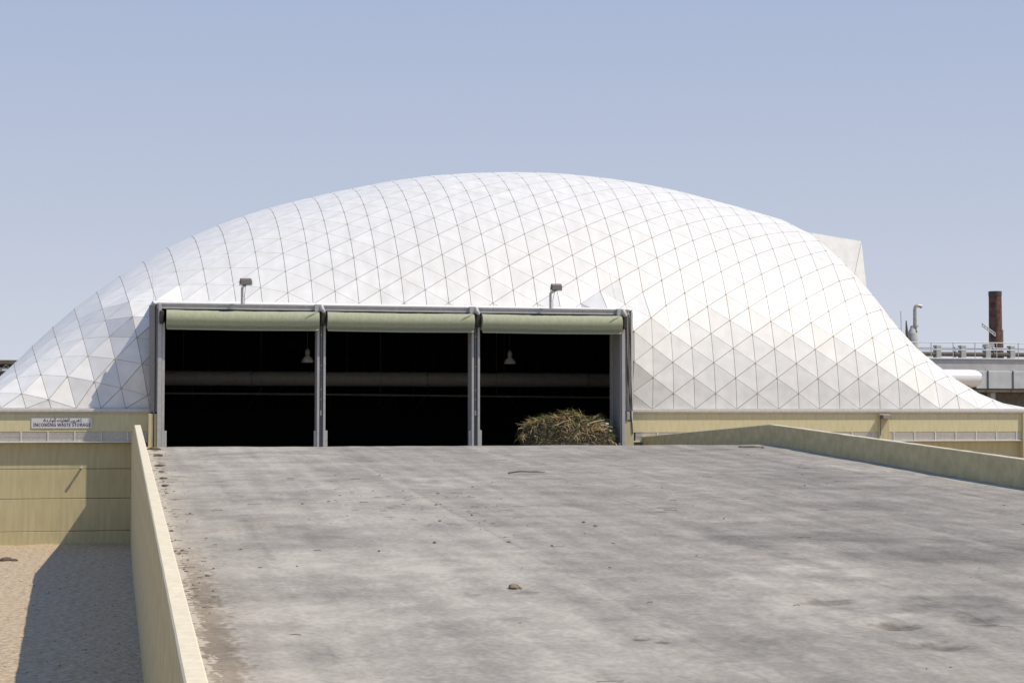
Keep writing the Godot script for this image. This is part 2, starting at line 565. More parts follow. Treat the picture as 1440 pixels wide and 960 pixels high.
# ---------------------------------------------------------------- ground and ramp
func build_ground() -> void:
	var xs := [-2500.0, -600.0, -150.0, -60.0, -30.0, -20.0]
	var x := -14.0
	while x < 0.55: xs.append(x); x += 0.35
	xs.append_array([0.62, 15.0, 30.2, 60.0, 120.0, 400.0, 2500.0])
	var ws := [-1500.0, -200.0, -60.0, 0.0, 15.0, 25.0]
	var w := 30.0
	while w < 96.2: ws.append(w); w += 0.45
	ws.append_array([97.0, 130.0, 160.0, 300.0, 900.0, 3500.0])
	var nz := noise(77, 0.35, 4)
	var nz2 := noise(78, 1.4, 3)
	var H := func(px: float, pw: float) -> float:
		if px < -14.5 or px > 0.7 or pw < 29.0 or pw > 97.0: return 0.0
		return nz.get_noise_2d(px, pw) * 0.07 + nz2.get_noise_2d(px, pw) * 0.025
	var g := Geo.new()
	for i in xs.size() - 1:
		for k in ws.size() - 1:
			var p: Array = []
			for q in [[0, 0], [1, 0], [1, 1], [0, 1]]:
				var px: float = xs[i + q[0]]
				var pw: float = ws[k + q[1]]
				p.append(Vector3(px, H.call(px, pw), -pw))
			var nn: Array = []
			for q in p:
				var e := 0.2
				nn.append(Vector3(H.call(q.x - e, -q.z) - H.call(q.x + e, -q.z), 2 * e, H.call(q.x, -q.z + e) - H.call(q.x, -q.z - e)).normalized())
			for t in [[0, 1, 2], [0, 2, 3]]:
				var before := g.v.size()
				g.tri_s(p[t[0]], p[t[1]], p[t[2]], nn[t[0]], nn[t[1]], nn[t[2]])
				for j in range(before, g.v.size()):
					var q := g.v[j]
					g.uv.append(Vector2(q.x, q.z) / 9.0); g.uv2.append(Vector2(q.x, q.z) / 1.7)
	tag(obj("ground", g, mats.sand), "pale sandy ground beside the ramp", "", "", "structure")
	# pebbles and small lumps lying on the sand
	var pe := Geo.new()
	for k in 520:
		var px := rng.randf_range(-9.0, 0.2)
		var pw := rng.randf_range(38.0, 94.5)
		var r := 0.012 + 0.05 * pow(rng.randf(), 3.0)
		pe.col = Color(0.34, 0.28, 0.21).lerp(Color(0.5, 0.43, 0.33), rng.randf())
		lump(pe, Vector3(px, H.call(px, pw) + r * 0.25, -pw), Vector3(r * rng.randf_range(0.8, 1.6), r * 0.7, r * rng.randf_range(0.8, 1.6)), 5)
	tag(obj("pebbles", pe, mats.plain), "small pebbles scattered over the sand", "pebbles", "", "stuff")
	var cl := Geo.new()
	lump(cl, Vector3.ZERO, Vector3(0.32, 0.12, 0.4), 8)
	lump(cl, Vector3(0.35, -0.02, 0.1), Vector3(0.2, 0.08, 0.25), 7)
	lump(cl, Vector3(-0.42, -0.02, -0.1), Vector3(0.2, 0.07, 0.2), 7)
	var c := obj("dirt_lump", cl, mats.clod)
	c.position = Vector3(-5.3, 0.05, -85.5)
	tag(c, "dark lump of earth on the sand below the sign", "dirt lump")

func lump(g: Geo, at: Vector3, s: Vector3, sides: int) -> void:
	# an uneven rounded stone
	var ph := rng.randf() * TAU
	var P: Array = []
	for j in 4:
		var ring: Array = []
		var el := [-0.6, 0.1, 0.75, 1.35][j] as float
		for k in sides:
			var a := ph + TAU * k / sides
			var f := rng.randf_range(0.78, 1.15)
			ring.append(at + Vector3(cos(a) * cos(el) * s.x * f, sin(el) * s.y * rng.randf_range(0.85, 1.1), sin(a) * cos(el) * s.z * f))
		P.append(ring)
	for j in 3:
		for k in sides:
			var k2 := (k + 1) % sides
			var o: Vector3 = (P[j][k] + P[j + 1][k2]) * 0.5 - at
			g.quad(P[j][k], P[j][k2], P[j + 1][k2], P[j + 1][k], o)
	for k in range(1, sides - 1):
		g.tri(P[3][0], P[3][k], P[3][k + 1], Vector3.UP)

const RAMP_X0 := 0.4
const RAMP_X1 := 30.4
const RAMP_W0 := 14.0
const RAMP_W1 := 96.0
# dirt, spills and repairs on the ramp: x, w, half width, half length, amount (dark < 0 < light), browner
const STAINS := [
	[13.6, 31.2, 2.3, 4.2, 0.62, 0.0], [14.6, 34.6, 1.7, 2.0, 0.42, 0.0], [12.4, 28.6, 1.5, 1.7, 0.4, 0.0],
	[16.4, 39.6, 4.2, 2.1, -0.75, 0.0], [19.5, 36.2, 3.4, 2.6, -0.8, 0.0], [17.3, 42.3, 2.2, 1.6, -0.4, 0.0],
	[12.9, 30.1, 0.55, 0.55, -0.9, 0.2], [13.0, 27.3, 0.5, 0.42, -1.3, 0.25], [12.4, 25.5, 0.3, 0.4, -0.9, 0.1], [12.95, 25.3, 0.35, 0.5, -1.1, 0.1],
	[14.7, 27.7, 0.5, 0.6, -0.9, 0.0], [14.2, 28.7, 0.6, 0.5, -0.6, 0.0], [14.6, 27.0, 0.5, 0.5, -1.0, 0.0], [15.6, 29.4, 1.4, 1.6, -0.7, 0.0],
	[8.28, 26.8, 0.16, 0.2, -1.6, 0.2], [8.55, 26.45, 0.14, 0.16, -1.6, 0.2], [9.3, 25.2, 0.8, 0.8, -0.5, 0.0], [7.3, 24.0, 0.8, 0.6, -0.3, 0.0],
	[7.55, 32.1, 0.32, 0.4, -0.8, 0.0], [6.45, 31.9, 0.25, 0.4, -0.6, 0.0], [6.6, 29.0, 0.5, 0.35, -0.5, 0.0], [6.2, 30.2, 0.6, 0.5, -0.4, 0.0],
	[5.0, 41.5, 1.8, 3.0, -0.4, 0.0], [3.2, 44.0, 1.3, 2.0, -0.3, 0.1], [4.5, 55.0, 1.6, 5.0, -0.3, 0.0], [8.0, 62.0, 1.4, 9.0, -0.4, 0.0],
	[6.5, 71.5, 3.2, 1.3, -0.6, 0.05], [12.0, 73.5, 3.2, 0.9, -0.35, 0.05], [26.0, 72.0, 2.2, 1.0, -0.5, 0.1], [18.0, 68.0, 3.0, 2.2, -0.3, 0.0],
	[14.5, 52.0, 2.5, 3.0, -0.35, 0.0], [21.0, 47.0, 3.0, 2.5, -0.55, 0.0], [23.5, 56.0, 2.4, 4.0, -0.4, 0.0], [20.0, 61.0, 3.0, 2.5, 0.3, 0.0],
	[10.5, 57.0, 1.6, 5.0, 0.35, 0.0], [5.8, 36.0, 1.7, 2.2, 0.35, 0.0], [4.2, 30.0, 1.2, 2.6, 0.3, 0.0], [27.5, 62.0, 1.2, 9.0, 0.4, 0.0],
	[1.36, 73.8, 0.34, 1.5, -1.7, 0.8], [1.46, 70.0, 0.22, 0.8, -1.9, 0.7], [1.42, 64.8, 0.17, 0.8, -1.6, 0.6], [1.4, 61.7, 0.14, 0.55, -1.6, 0.5],
	[1.38, 59.0, 0.14, 0.5, -1.5, 0.5], [1.36, 56.2, 0.12, 0.5, -1.5, 0.5], [1.55, 51.4, 0.16, 0.3, -1.4, 0.4], [1.44, 46.6, 0.1, 0.25, -1.4, 0.4],
	[28.0, 73.6, 0.6, 0.35, -0.8, 0.5], [15.3, 47.2, 0.5, 0.25, -1.0, 0.2], [14.9, 46.2, 0.3, 0.25, -0.8, 0.3], [7.5, 48.4, 0.14, 0.3, -1.1, 0.2],
	[7.1, 45.9, 0.2, 0.25, -1.1, 0.2], [7.65, 45.2, 0.2, 0.2, -1.0, 0.2], [8.5, 43.8, 0.25, 0.25, -0.9, 0.1], [7.57, 51.4, 0.15, 0.3, -1.0, 0.2]]
const DIPS := [[12.9, 30.1, 0.6, 0.09], [13.0, 27.3, 0.42, 0.11], [12.4, 25.5, 0.3, 0.05], [12.95, 25.3, 0.4, 0.08], [14.7, 27.6, 0.5, 0.07], [8.28, 26.8, 0.16, 0.03], [8.55, 26.45, 0.15, 0.03], [7.5, 32.1, 0.35, 0.03], [6.45, 31.9, 0.3, 0.02]]

func ramp_picture() -> ImageTexture:
	var W := 1024
	var Hh := 2048
	var du := (RAMP_X1 - RAMP_X0) / W
	var dw := (RAMP_W1 - RAMP_W0) / Hh
	var layers: Array = []
	for l in [[101, 0.008, 5], [102, 0.035, 5], [103, 0.16, 4]]:
		var im := noise(l[0], l[1], l[2]).get_image(W, Hh)
		im.convert(Image.FORMAT_L8)
		layers.append(im.get_data())
	# marks drawn out along the way up the ramp, and others across it
	var im4 := noise(104, 0.03, 4).get_image(W, 128)
	im4.convert(Image.FORMAT_L8); im4.resize(W, Hh, Image.INTERPOLATE_CUBIC)
	var along := im4.get_data()
	var im5 := noise(105, 0.022, 4).get_image(192, Hh)
	im5.convert(Image.FORMAT_L8); im5.resize(W, Hh, Image.INTERPOLATE_CUBIC)
	var across := im5.get_data()
	# spills, in a coarse field of their own
	var F := PackedFloat32Array()
	F.resize(W * Hh)
	var B := PackedFloat32Array()
	B.resize(W * Hh)
	var wob := noise(106, 0.9, 3)
	for s in STAINS:
		var i0 := int(maxf(0, (s[0] - s[2] * 1.7 - RAMP_X0) / du))
		var i1 := int(minf(W, (s[0] + s[2] * 1.7 - RAMP_X0) / du + 1))
		var k0 := int(maxf(0, (s[1] - s[3] * 1.7 - RAMP_W0) / dw))
		var k1 := int(minf(Hh, (s[1] + s[3] * 1.7 - RAMP_W0) / dw + 1))
		var fr: float = 1.0 / minf(s[2], s[3])
		for k in range(k0, k1):
			var fw: float = (RAMP_W0 + k * dw - s[1]) / s[3]
			for i in range(i0, i1):
				var fx: float = (RAMP_X0 + i * du - s[0]) / s[2]
				var r := fx * fx + fw * fw
				if r > 2.6: continue
				r = sqrt(r) + wob.get_noise_2d(i * du * fr + s[0] * 7.0, k * dw * fr) * 0.75
				var q := clampf((1.1 - r) / 0.9, 0.0, 1.0)
				q = q * q * (3.0 - 2.0 * q)
				F[k * W + i] += q * s[4]
				B[k * W + i] = maxf(B[k * W + i], q * s[5])
	var out := PackedByteArray()
	out.resize(W * Hh * 3)
	var l0: PackedByteArray = layers[0]
	var l1: PackedByteArray = layers[1]
	var l2: PackedByteArray = layers[2]
	for k in Hh:
		var w := RAMP_W0 + k * dw
		for i in W:
			var at := k * W + i
			var x := RAMP_X0 + i * du
			var t := 0.72 + (l0[at] - 128) * 0.0017 + (l1[at] - 128) * 0.0008 + (l2[at] - 128) * 0.0014 + (along[at] - 128) * 0.0010 + (across[at] - 128) * 0.0007
			var lane := (x - 3.2) / 5.85
			t += [0.02, 0.035, -0.035, 0.02, -0.03, 0.015, 0.0][clampi(int(floor(lane)) + 1, 0, 6)]
			var jd := absf(lane - roundf(lane)) * 5.85 + (l1[at] - 128) * 0.0016
			if jd < 0.09: t -= 0.055 * (1.0 - jd / 0.09)
			if x > 28.9 + (l1[at] - 128) * 0.008: t += 0.12
			t += F[at] * 0.33 * (0.65 + l1[at] * 0.0028)
			# darker ragged patches, mostly on the right-hand lanes
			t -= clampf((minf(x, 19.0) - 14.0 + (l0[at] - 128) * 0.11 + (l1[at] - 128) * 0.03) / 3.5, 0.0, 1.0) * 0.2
			var br := B[at]
			# rough pale mortar along the left parapet, then a strip of brown dirt
			var e := x - 0.95 + (l2[at] - 128) * 0.0022 + (l1[at] - 128) * 0.0012
			if e < 0.32: t = maxf(t, 0.98)
			elif e < 0.95 and w < 42.0:
				var m := clampf((0.95 - e) * 4.0, 0.0, 1.0) * clampf((42.0 - w) / 8.0, 0.0, 1.0)
				t -= 0.24 * m
				br = maxf(br, 0.34 * m)
			# brown grit here and there
			if l2[at] > 176 and l1[at] < 118: t -= 0.16; br = maxf(br, 0.2)
			t = clampf(t, 0.02, 1.0)
			var r := lerpf(0.36, 0.735, t)
			var g := lerpf(0.35, 0.718, t)
			var b := lerpf(0.335, 0.685, t)
			out[at * 3] = int(255 * minf(1.0, r * (1.0 + 0.04 * br)))
			out[at * 3 + 1] = int(255 * g * (1.0 - 0.07 * br))
			out[at * 3 + 2] = int(255 * b * (1.0 - 0.2 * br))
	return ImageTexture.create_from_image(Image.create_from_data(W, Hh, false, Image.FORMAT_RGB8, out))

func build_ramp() -> void:
	var m := StandardMaterial3D.new()
	m.resource_name = "ramp_concrete"
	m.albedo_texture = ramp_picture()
	m.roughness = 0.9
	m.normal_enabled = false
	m.detail_enabled = true
	m.detail_blend_mode = BaseMaterial3D.BLEND_MODE_MUL
	m.detail_uv_layer = BaseMaterial3D.DETAIL_UV_2
	m.detail_albedo = grain(61, 0.09, Color(0.86, 0.855, 0.845), Color(1, 1, 1), 512, 5)
	m.texture_repeat = true
	var nz := noise(63, 0.16, 3)
	var nz2 := noise(64, 0.55, 3)
	var H := func(x: float, w: float) -> float:
		var y := ramp_y(w) + nz.get_noise_2d(x, w * 0.8) * 0.035 + nz2.get_noise_2d(x, w) * 0.012
		if w < 36.0:
			for d in DIPS:
				var q: float = (Vector2(x - d[0], w - d[1]).length() / d[2])
				if q < 2.5: y -= d[3] * exp(-q * q)
		return y
	var root := Node3D.new()
	root.name = "ramp"
	add_child(root)
	tag(root, "wide grey concrete ramp rising to the roller doors", "", "", "structure")
	var ws: Array = [-42.0, -20.0, 0.0, 8.0]
	var w := 14.0
	while w < 36.0: ws.append(w); w += 0.16
	while w < CREST_W - 0.3: ws.append(w); w += 0.4
	ws.append_array([CREST_W - 0.12, CREST_W + 0.12, 77.0, 80.0, 84.0, 88.0, 92.0, 94.4])
	var lanes := [0.78, 9.05, 14.9, 20.75, 26.6, 30.0]
	for l in lanes.size() - 1:
		var x0: float = lanes[l] + 0.0025
		var x1: float = lanes[l + 1] - 0.0025
		var nx := int(ceil((x1 - x0) / (0.2 if x0 < 16 else 0.35)))
		var g := Geo.new()
		var grid: Array = []
		var nrm: Array = []
		for k in ws.size():
			var row: Array = []
			var rn: Array = []
			for i in nx + 1:
				var x := lerpf(x0, x1, float(i) / nx)
				row.append(Vector3(x, H.call(x, ws[k]), -ws[k]))
				var e := 0.08
				rn.append(Vector3(H.call(x - e, ws[k]) - H.call(x + e, ws[k]), 2 * e, H.call(x, ws[k] + e) - H.call(x, ws[k] - e)).normalized())
			grid.append(row); nrm.append(rn)
		for k in ws.size() - 1:
			for i in nx:
				var a := [grid[k][i], grid[k][i + 1], grid[k + 1][i + 1], grid[k + 1][i]]
				var b := [nrm[k][i], nrm[k][i + 1], nrm[k + 1][i + 1], nrm[k + 1][i]]
				g.tri_s(a[0], a[1], a[2], b[0], b[1], b[2])
				g.tri_s(a[0], a[2], a[3], b[0], b[2], b[3])
		# sides of the slab, down into the joint
		for k in ws.size() - 1:
			for s in [0, nx]:
				var a: Vector3 = grid[k][s]
				var b: Vector3 = grid[k + 1][s]
				g.quad(a, b, b + Vector3(0, -0.1, 0), a + Vector3(0, -0.1, 0), Vector3.LEFT if s == 0 else Vector3.RIGHT)
		for q in g.v:
			g.uv.append(Vector2((q.x - RAMP_X0) / (RAMP_X1 - RAMP_X0), (-q.z - RAMP_W0) / (RAMP_W1 - RAMP_W0)))
			g.uv2.append(Vector2(q.x, q.z) / 1.3)
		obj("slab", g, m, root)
	var bed := Geo.new()
	for k in ws.size() - 1:
		var y0 := ramp_y(ws[k]) - 0.095
		var y1 := ramp_y(ws[k + 1]) - 0.095
		bed.quad(Vector3(0.78, y0, -ws[k]), Vector3(30, y0, -ws[k]), Vector3(30, y1, -ws[k + 1]), Vector3(0.78, y1, -ws[k + 1]), Vector3.UP)
	obj("joint_bed", bed, mats.stone, root)

func build_parapets() -> void:
	# left: a tall retaining wall from the sand to breast height above the ramp
	var nz := noise(88, 0.6, 3)
	for side in 2:
		var g := Geo.new()
		var gt := Geo.new()
		var prof: Array = []
		var ws: Array = []
		var w := -36.0
		while w < 16.0: ws.append(w); w += 4.0
		while w < CREST_W - 0.5: ws.append(w); w += 0.7
		ws.append_array([CREST_W, 79.0, 83.0, 87.0, 91.0, 94.0, 95.84])
		for ww in ws:
			var t := clampf((CREST_W - ww) / 51.5, 0.0, 1.3)
			var xo := lerpf(0.55, 0.70, t) if side == 0 else 29.95
			var xi := xo + 0.27 if side == 0 else 29.70
			var top: float = 6.54 - 0.0462 * (CREST_W - ww) if ww < CREST_W else 6.54 - 0.0405 * (ww - CREST_W)
			# the coat of plaster is a little wavy
			var j := nz.get_noise_2d(ww * 1.3, side * 50.0) * 0.018
			var j2 := nz.get_noise_2d(ww * 1.3, side * 50.0 + 20.0) * 0.014
			var c := 0.025
			var dir := 1.0 if side == 0 else -1.0
			prof.append([Vector3(xo, -0.3, -ww), Vector3(xo - dir * 0.0, top - c + j, -ww), Vector3(xo + dir * c, top + j, -ww), Vector3(xi - dir * c, top + j2, -ww), Vector3(xi, top - c + j2, -ww), Vector3(xi, -0.3, -ww)])
		for k in prof.size() - 1:
			for i in 5:
				var out: Vector3 = [Vector3.LEFT, Vector3(-1, 1, 0), Vector3.UP, Vector3(1, 1, 0), Vector3.RIGHT][i]
				if side == 1: out.x = -out.x
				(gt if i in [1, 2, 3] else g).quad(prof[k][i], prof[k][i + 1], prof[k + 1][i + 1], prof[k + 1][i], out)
		for e in [0, prof.size() - 1]:
			var q: Array = prof[e]
			var out := Vector3.BACK if e == 0 else Vector3.FORWARD
			g.quad(q[0], q[1], q[4], q[5], out); gt.quad(q[1], q[2], q[3], q[4], out)
		var o := thing(numbered("parapet_wall", side), "", "", Vector3(0.6 if side == 0 else 29.8, 0, -60))
		for part in [["wall", g, mats.parapet_cream], ["rendered_top", gt, mats.parapet_top]]:
			var pm := obj(part[0], part[1], part[2], o)
			pm.position = -o.position
		if side == 0: tag(o, "cream parapet wall between the ramp and the sand, its sunlit top nearest the camera", "parapet wall", "parapet walls of the ramp")
		else: tag(o, "long cream parapet wall along the right edge of the ramp, dark side towards the camera", "parapet wall", "parapet walls of the ramp")

# ---------------------------------------------------------------- base wall under the dome
func louvre(x0: float, x1: float, y0: float, y1: float, w: float, parent: Node, off: Vector3) -> void:
	var g := Geo.new()
	g.box(Vector3(x0, y0, -(w + 0.1)) + off, Vector3(x1, y1, -(w + 0.06)) + off, 0.0)
	var n := 7
	for k in n:
		var y := lerpf(y0, y1, (k + 0.5) / n)
		var xf := Transform3D(Basis(Vector3.RIGHT, 0.6), Vector3((x0 + x1) * 0.5, y, -(w + 0.035)) + off)
		g.box(Vector3((x0 - x1) * 0.5, -0.028, -0.006), Vector3((x1 - x0) * 0.5, 0.028, 0.006), 0.0, xf)
	obj("louvre", g, mats.louvre_white, parent)

func build_base_walls() -> void:
	for side in 2:
		var xa := -11.0 if side == 0 else DOOR_R + 0.1
		var xb := DOOR_L - 0.12 if side == 0 else 57.5
		var at := Vector3((xa + xb) * 0.5, 0, -WALL_W)
		var t := thing(numbered("base_wall", side), "cream base wall with the white sign, left of the doors" if side == 0 else "cream base wall with louvres right of the doors, beyond the ramp parapet", "wall", at, "base walls of the dome")
		var o := -at
		var lo_t := 6.08 if side == 0 else 5.97
		var lo_b := 5.56 if side == 0 else 5.47
		var g := Geo.new()
		g.box(Vector3(xa, 7.14, -96.1) + o, Vector3(xb, BASE_Y - 0.004, -(WALL_W - 0.16)) + o, 0.03)
		g.box(Vector3(xa, 7.07, -96.0) + o, Vector3(xb, 7.138, -(WALL_W - 0.09)) + o, 0.01)
		obj("coping", g, mats.coping_grey, t)
		g = Geo.new()
		g.box(Vector3(xa, lo_t, -96.2) + o, Vector3(xb, 7.066, -WALL_W) + o, 0.01)
		obj("upper_band", g, mats.band_cream_sunlit, t)
		g = Geo.new()
		g.box(Vector3(xa, lo_b - 0.075, -96.2) + o, Vector3(xb, lo_b, -(WALL_W - 0.05)) + o, 0.012)
		obj("sill", g, mats.louvre_white, t)
		g = Geo.new()
		g.box(Vector3(xa, lo_b, -96.2) + o, Vector3(xb, lo_t, -(WALL_W + 0.14)) + o, 0.0)
		obj("backing", g, mats.steel_dark, t)
		# louvre panels between mullions
		var pitch := 1.4 if side == 0 else 1.36
		var x := -5.25 - 4 * pitch if side == 0 else DOOR_R + 0.62
		var stop := 1.30 if side == 0 else xb
		var gm: MeshInstance3D = null
		while x < stop:
			var x1 := minf(x + pitch, stop + 0.03)
			if x1 > xa and x1 - x > 0.2:
				louvre(maxf(x, xa) + 0.035, x1 - 0.035, lo_b + 0.003, lo_t - 0.003, WALL_W, t, o)
				var gg := Geo.new()
				gg.box(Vector3(x1 - 0.033, lo_b + 0.002, -(WALL_W + 0.1)) + o, Vector3(x1 + 0.033, lo_t - 0.002, -(WALL_W - 0.012)) + o, 0.006)
				gm = obj("mullion", gg, mats.louvre_white, t)
			x += pitch
		if side == 0:
			g = Geo.new()
			g.box(Vector3(1.37, lo_b + 0.002, -96.2) + o, Vector3(xb, lo_t - 0.002, -WALL_W) + o, 0.01)
			obj("wall_panel", g, mats.wall_cream, t)
		# lower wall, set back, in courses with a groove between
		var cuts := [-0.3, 0.7, 2.46, 4.06, lo_b - 0.08]
		for k in 4:
			g = Geo.new()
			g.box(Vector3(xa, cuts[k] + (0.012 if k else 0.0), -96.25) + o, Vector3(xb, cuts[k + 1] - 0.012, -(WALL_W + (0.36 if k else 0.31))) + o, 0.015)
			obj("wall_panel", g, mats.wall_cream, t)
		g = Geo.new()
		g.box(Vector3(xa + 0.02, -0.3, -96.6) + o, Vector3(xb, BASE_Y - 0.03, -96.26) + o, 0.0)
		obj("core", g, mats.added_lining, t)
		# return along the side of the dome and half of the rear
		var xe := xa if side == 0 else xb
		g = Geo.new()
		g.box(Vector3(minf(xe, xe + (0.5 if side == 0 else -0.5)), -0.3, -(BASE_W + 2 * HALF + 0.4)) + o, Vector3(maxf(xe, xe + (0.5 if side == 0 else -0.5)), BASE_Y - 0.006, -96.62) + o, 0.0)
		obj("return_wall", g, mats.wall_cream, t)
		g = Geo.new()
		g.box(Vector3(xa if side == 0 else 22.0, -0.3, -(BASE_W + 2 * HALF + 0.9)) + o, Vector3(22.0 if side == 0 else xb, BASE_Y - 0.006, -(BASE_W + 2 * HALF + 0.42)) + o, 0.0)
		obj("rear_wall", g, mats.wall_cream, t)
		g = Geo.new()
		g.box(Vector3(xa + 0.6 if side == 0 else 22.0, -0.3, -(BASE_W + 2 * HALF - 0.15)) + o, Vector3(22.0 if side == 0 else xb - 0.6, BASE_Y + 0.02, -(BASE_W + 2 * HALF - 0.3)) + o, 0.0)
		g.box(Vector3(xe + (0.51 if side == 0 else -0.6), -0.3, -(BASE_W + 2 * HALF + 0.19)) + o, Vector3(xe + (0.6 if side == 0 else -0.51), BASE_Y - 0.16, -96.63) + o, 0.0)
		obj("added_inner_lining", g, mats.added_lining, t)  # dark boxes added over the cream walls so the hall looks black
		# flat lead from the wall head to the foot of the dome all round
		g = Geo.new()
		if side == 0:
			g.box(Vector3(xa, BASE_Y - 0.15, -(BASE_W + 2 * HALF + 0.9)) + o, Vector3(-8.6, BASE_Y - 0.02, -96.1) + o, 0.0)
		else:
			g.box(Vector3(54.6, BASE_Y - 0.15, -(BASE_W + 2 * HALF + 0.9)) + o, Vector3(xb, BASE_Y - 0.02, -96.1) + o, 0.0)
		obj("gutter", g, mats.coping_grey, t)
		if side == 1:
			for px in [44.55, 54.08]:
				g = Geo.new()
				g.box(Vector3(px, -0.3, -96.1) + o, Vector3(px + 0.66, 7.06, -(WALL_W - 0.14)) + o, 0.02)
				obj("pilaster", g, mats.wall_cream, t)
	# sign
	var s := thing("wall_sign", "white sign reading INCOMING WASTE STORAGE on the cream wall", "sign", Vector3(-3.12, 6.555, -(WALL_W - 0.02)))
	var g := Geo.new()
	g.box(Vector3(-1.6, -0.29, -0.018), Vector3(1.6, 0.29, 0.02), 0.006)
	obj("board", g, mats.sign_white, s)
	var tm := TextMesh.new()
	tm.text = "INCOMING WASTE STORAGE"
	var sf := SystemFont.new()
	sf.font_names = PackedStringArray(["Droid Sans"])
	sf.font_weight = 700
	tm.font = sf
	tm.font_size = 64
	tm.depth = 0.006
	tm.pixel_size = 0.004
	var wd := tm.get_aabb().size
	tm.pixel_size = 0.004 * 3.0 / maxf(wd.x, 0.01)
	var tx := MeshInstance3D.new()
	tx.name = "english_lettering"
	tx.mesh = tm
	tx.material_override = mats.sign_black
	tx.position = Vector3(0, -0.105, 0.0225)
	tx.scale = Vector3(1, 1.12, 1)
	s.add_child(tx)
	# the same words in Arabic, stroke by stroke, right to left
	var ar := Geo.new()
	var C := func(cx: float, cy: float, r: float) -> Array:
		var q: Array = []
		for k in 9: q.append(Vector2(cx + cos(TAU * k / 8) * r, cy + sin(TAU * k / 8) * r))
		return q
	var V := func(a: Array) -> Array:
		var q: Array = []
		for k in range(0, a.size(), 2): q.append(Vector2(a[k], a[k + 1]))
		return q
	var words := [
		[[V.call([0, 0.5, 0, 0, -1.1, 0]), V.call([-0.4, 0.34, -0.95, 0.44, -0.62, 0.04]), V.call([-1.1, 0, -1.3, 0.02, -1.42, -0.25, -1.62, -0.4]), V.call([-1.75, 0.4, -1.75, 0, -2.05, 0, -2.1, 0.3, -2.12, -0.15, -2.3, -0.4, -2.6, -0.35, -2.7, 0.1])],
		 [[0.02, 0.78], [-0.2, 0.78], [-0.68, 0.72], [-1.22, 0.3], [-1.72, -0.32], [-1.92, -0.32], [-2.4, 0.12]], 2.75],
		[[V.call([0, 1.0, 0, 0]), V.call([-0.3, 1.0, -0.3, 0, -0.5, 0, -0.58, 0.36, -0.62, 0, -1.42, 0, -1.42, 1.0]), C.call(-1.0, 0.26, 0.2), V.call([-1.72, 0.4, -1.72, 0, -2.12, 0, -2.12, 1.0]), V.call([-2.38, 0.4, -2.45, 0.08, -2.75, -0.02, -3.08, 0.08, -3.14, 0.4])],
		 [[-0.58, 0.66], [-1.0, 0.72], [-1.72, -0.3], [-1.92, -0.3], [-2.66, 0.42], [-2.88, 0.42]], 3.2],
		[[V.call([0, 1.0, 0, 0]), V.call([-0.3, 1.0, -0.3, 0, -0.6, 0.0]), C.call(-0.74, 0.2, 0.18), V.call([-0.6, 0.1, -0.72, -0.28, -1.0, -0.4]), V.call([-1.25, 1.0, -1.25, 0]), V.call([-1.52, 0.32, -1.56, -0.05, -1.82, -0.38]), V.call([-2.12, 0.55, -1.98, 0.08, -2.1, 0, -2.42, 0.02]), C.call(-2.85, 0.24, 0.25)],
		 [[-2.75, 0.74], [-2.97, 0.74]], 3.1]]
	var unit := 0.2
	var pen := 1.0
	for wd2 in words:
		for path in wd2[0]:
			for k in path.size() - 1:
				var a: Vector2 = path[k]
				var b: Vector2 = path[k + 1]
				var d := (b - a)
				var xf := Transform3D(Basis(Vector3.BACK, d.angle()), Vector3(pen + (a.x + b.x) * 0.5 * unit, 0.08 + (a.y + b.y) * 0.5 * unit * 0.8, 0.0225))
				var half := d.length() * 0.5 * unit + 0.008
				ar.box(Vector3(-half, -0.0135, -0.002), Vector3(half, 0.0135, 0.003 + 0.0002 * (k % 5)), 0.0, xf)
		for q in wd2[1]:
			var c := Vector3(pen + q[0] * unit, 0.08 + q[1] * unit * 0.8, 0.0225)
			ar.box(c + Vector3(-0.016, -0.016, -0.002), c + Vector3(0.016, 0.016, 0.004), 0.004)
		pen -= (wd2[2] + 0.38) * unit
	obj("arabic_lettering", ar, mats.sign_black, s)
	# overflow spout
	g = Geo.new()
	g.tube([Vector3(0, 0, -0.25), Vector3(0, 0, 0.42)], 0.055, 12)
	g.tube([Vector3(0, 0, 0.33), Vector3(0, 0, 0.43)], 0.075, 12)
	var sp := obj("drain_spout", g, mats.coping_grey)
	sp.position = Vector3(-2.05, 4.15, -(WALL_W + 0.36))
	tag(sp, "short drain spout sticking out of the cream wall under the sign", "spout")
	# bulkhead lamp on the pilaster
	var l := thing("wall_lamp", "dark box lamp on the cream pilaster right of the doors", "lamp", Vector3(44.87, 6.86, -(WALL_W - 0.14)))
	g = Geo.new()
	g.box(Vector3(-0.30, -0.10, 0.0), Vector3(0.30, 0.14, 0.42), 0.03)
	obj("housing", g, mats.lamp_brown, l)
	g = Geo.new()
	g.box(Vector3(-0.25, -0.08, 0.422), Vector3(0.25, 0.11, 0.44), 0.01)
	obj("lens", g, mats.lamp_glass, l)
	g = Geo.new()
	g.tube([Vector3(-0.24, -0.1, 0.05), Vector3(-0.25, -0.4, 0.03), Vector3(-0.25, -1.1, 0.03)], 0.02, 8)
	obj("cable", g, mats.steel_dark, l)

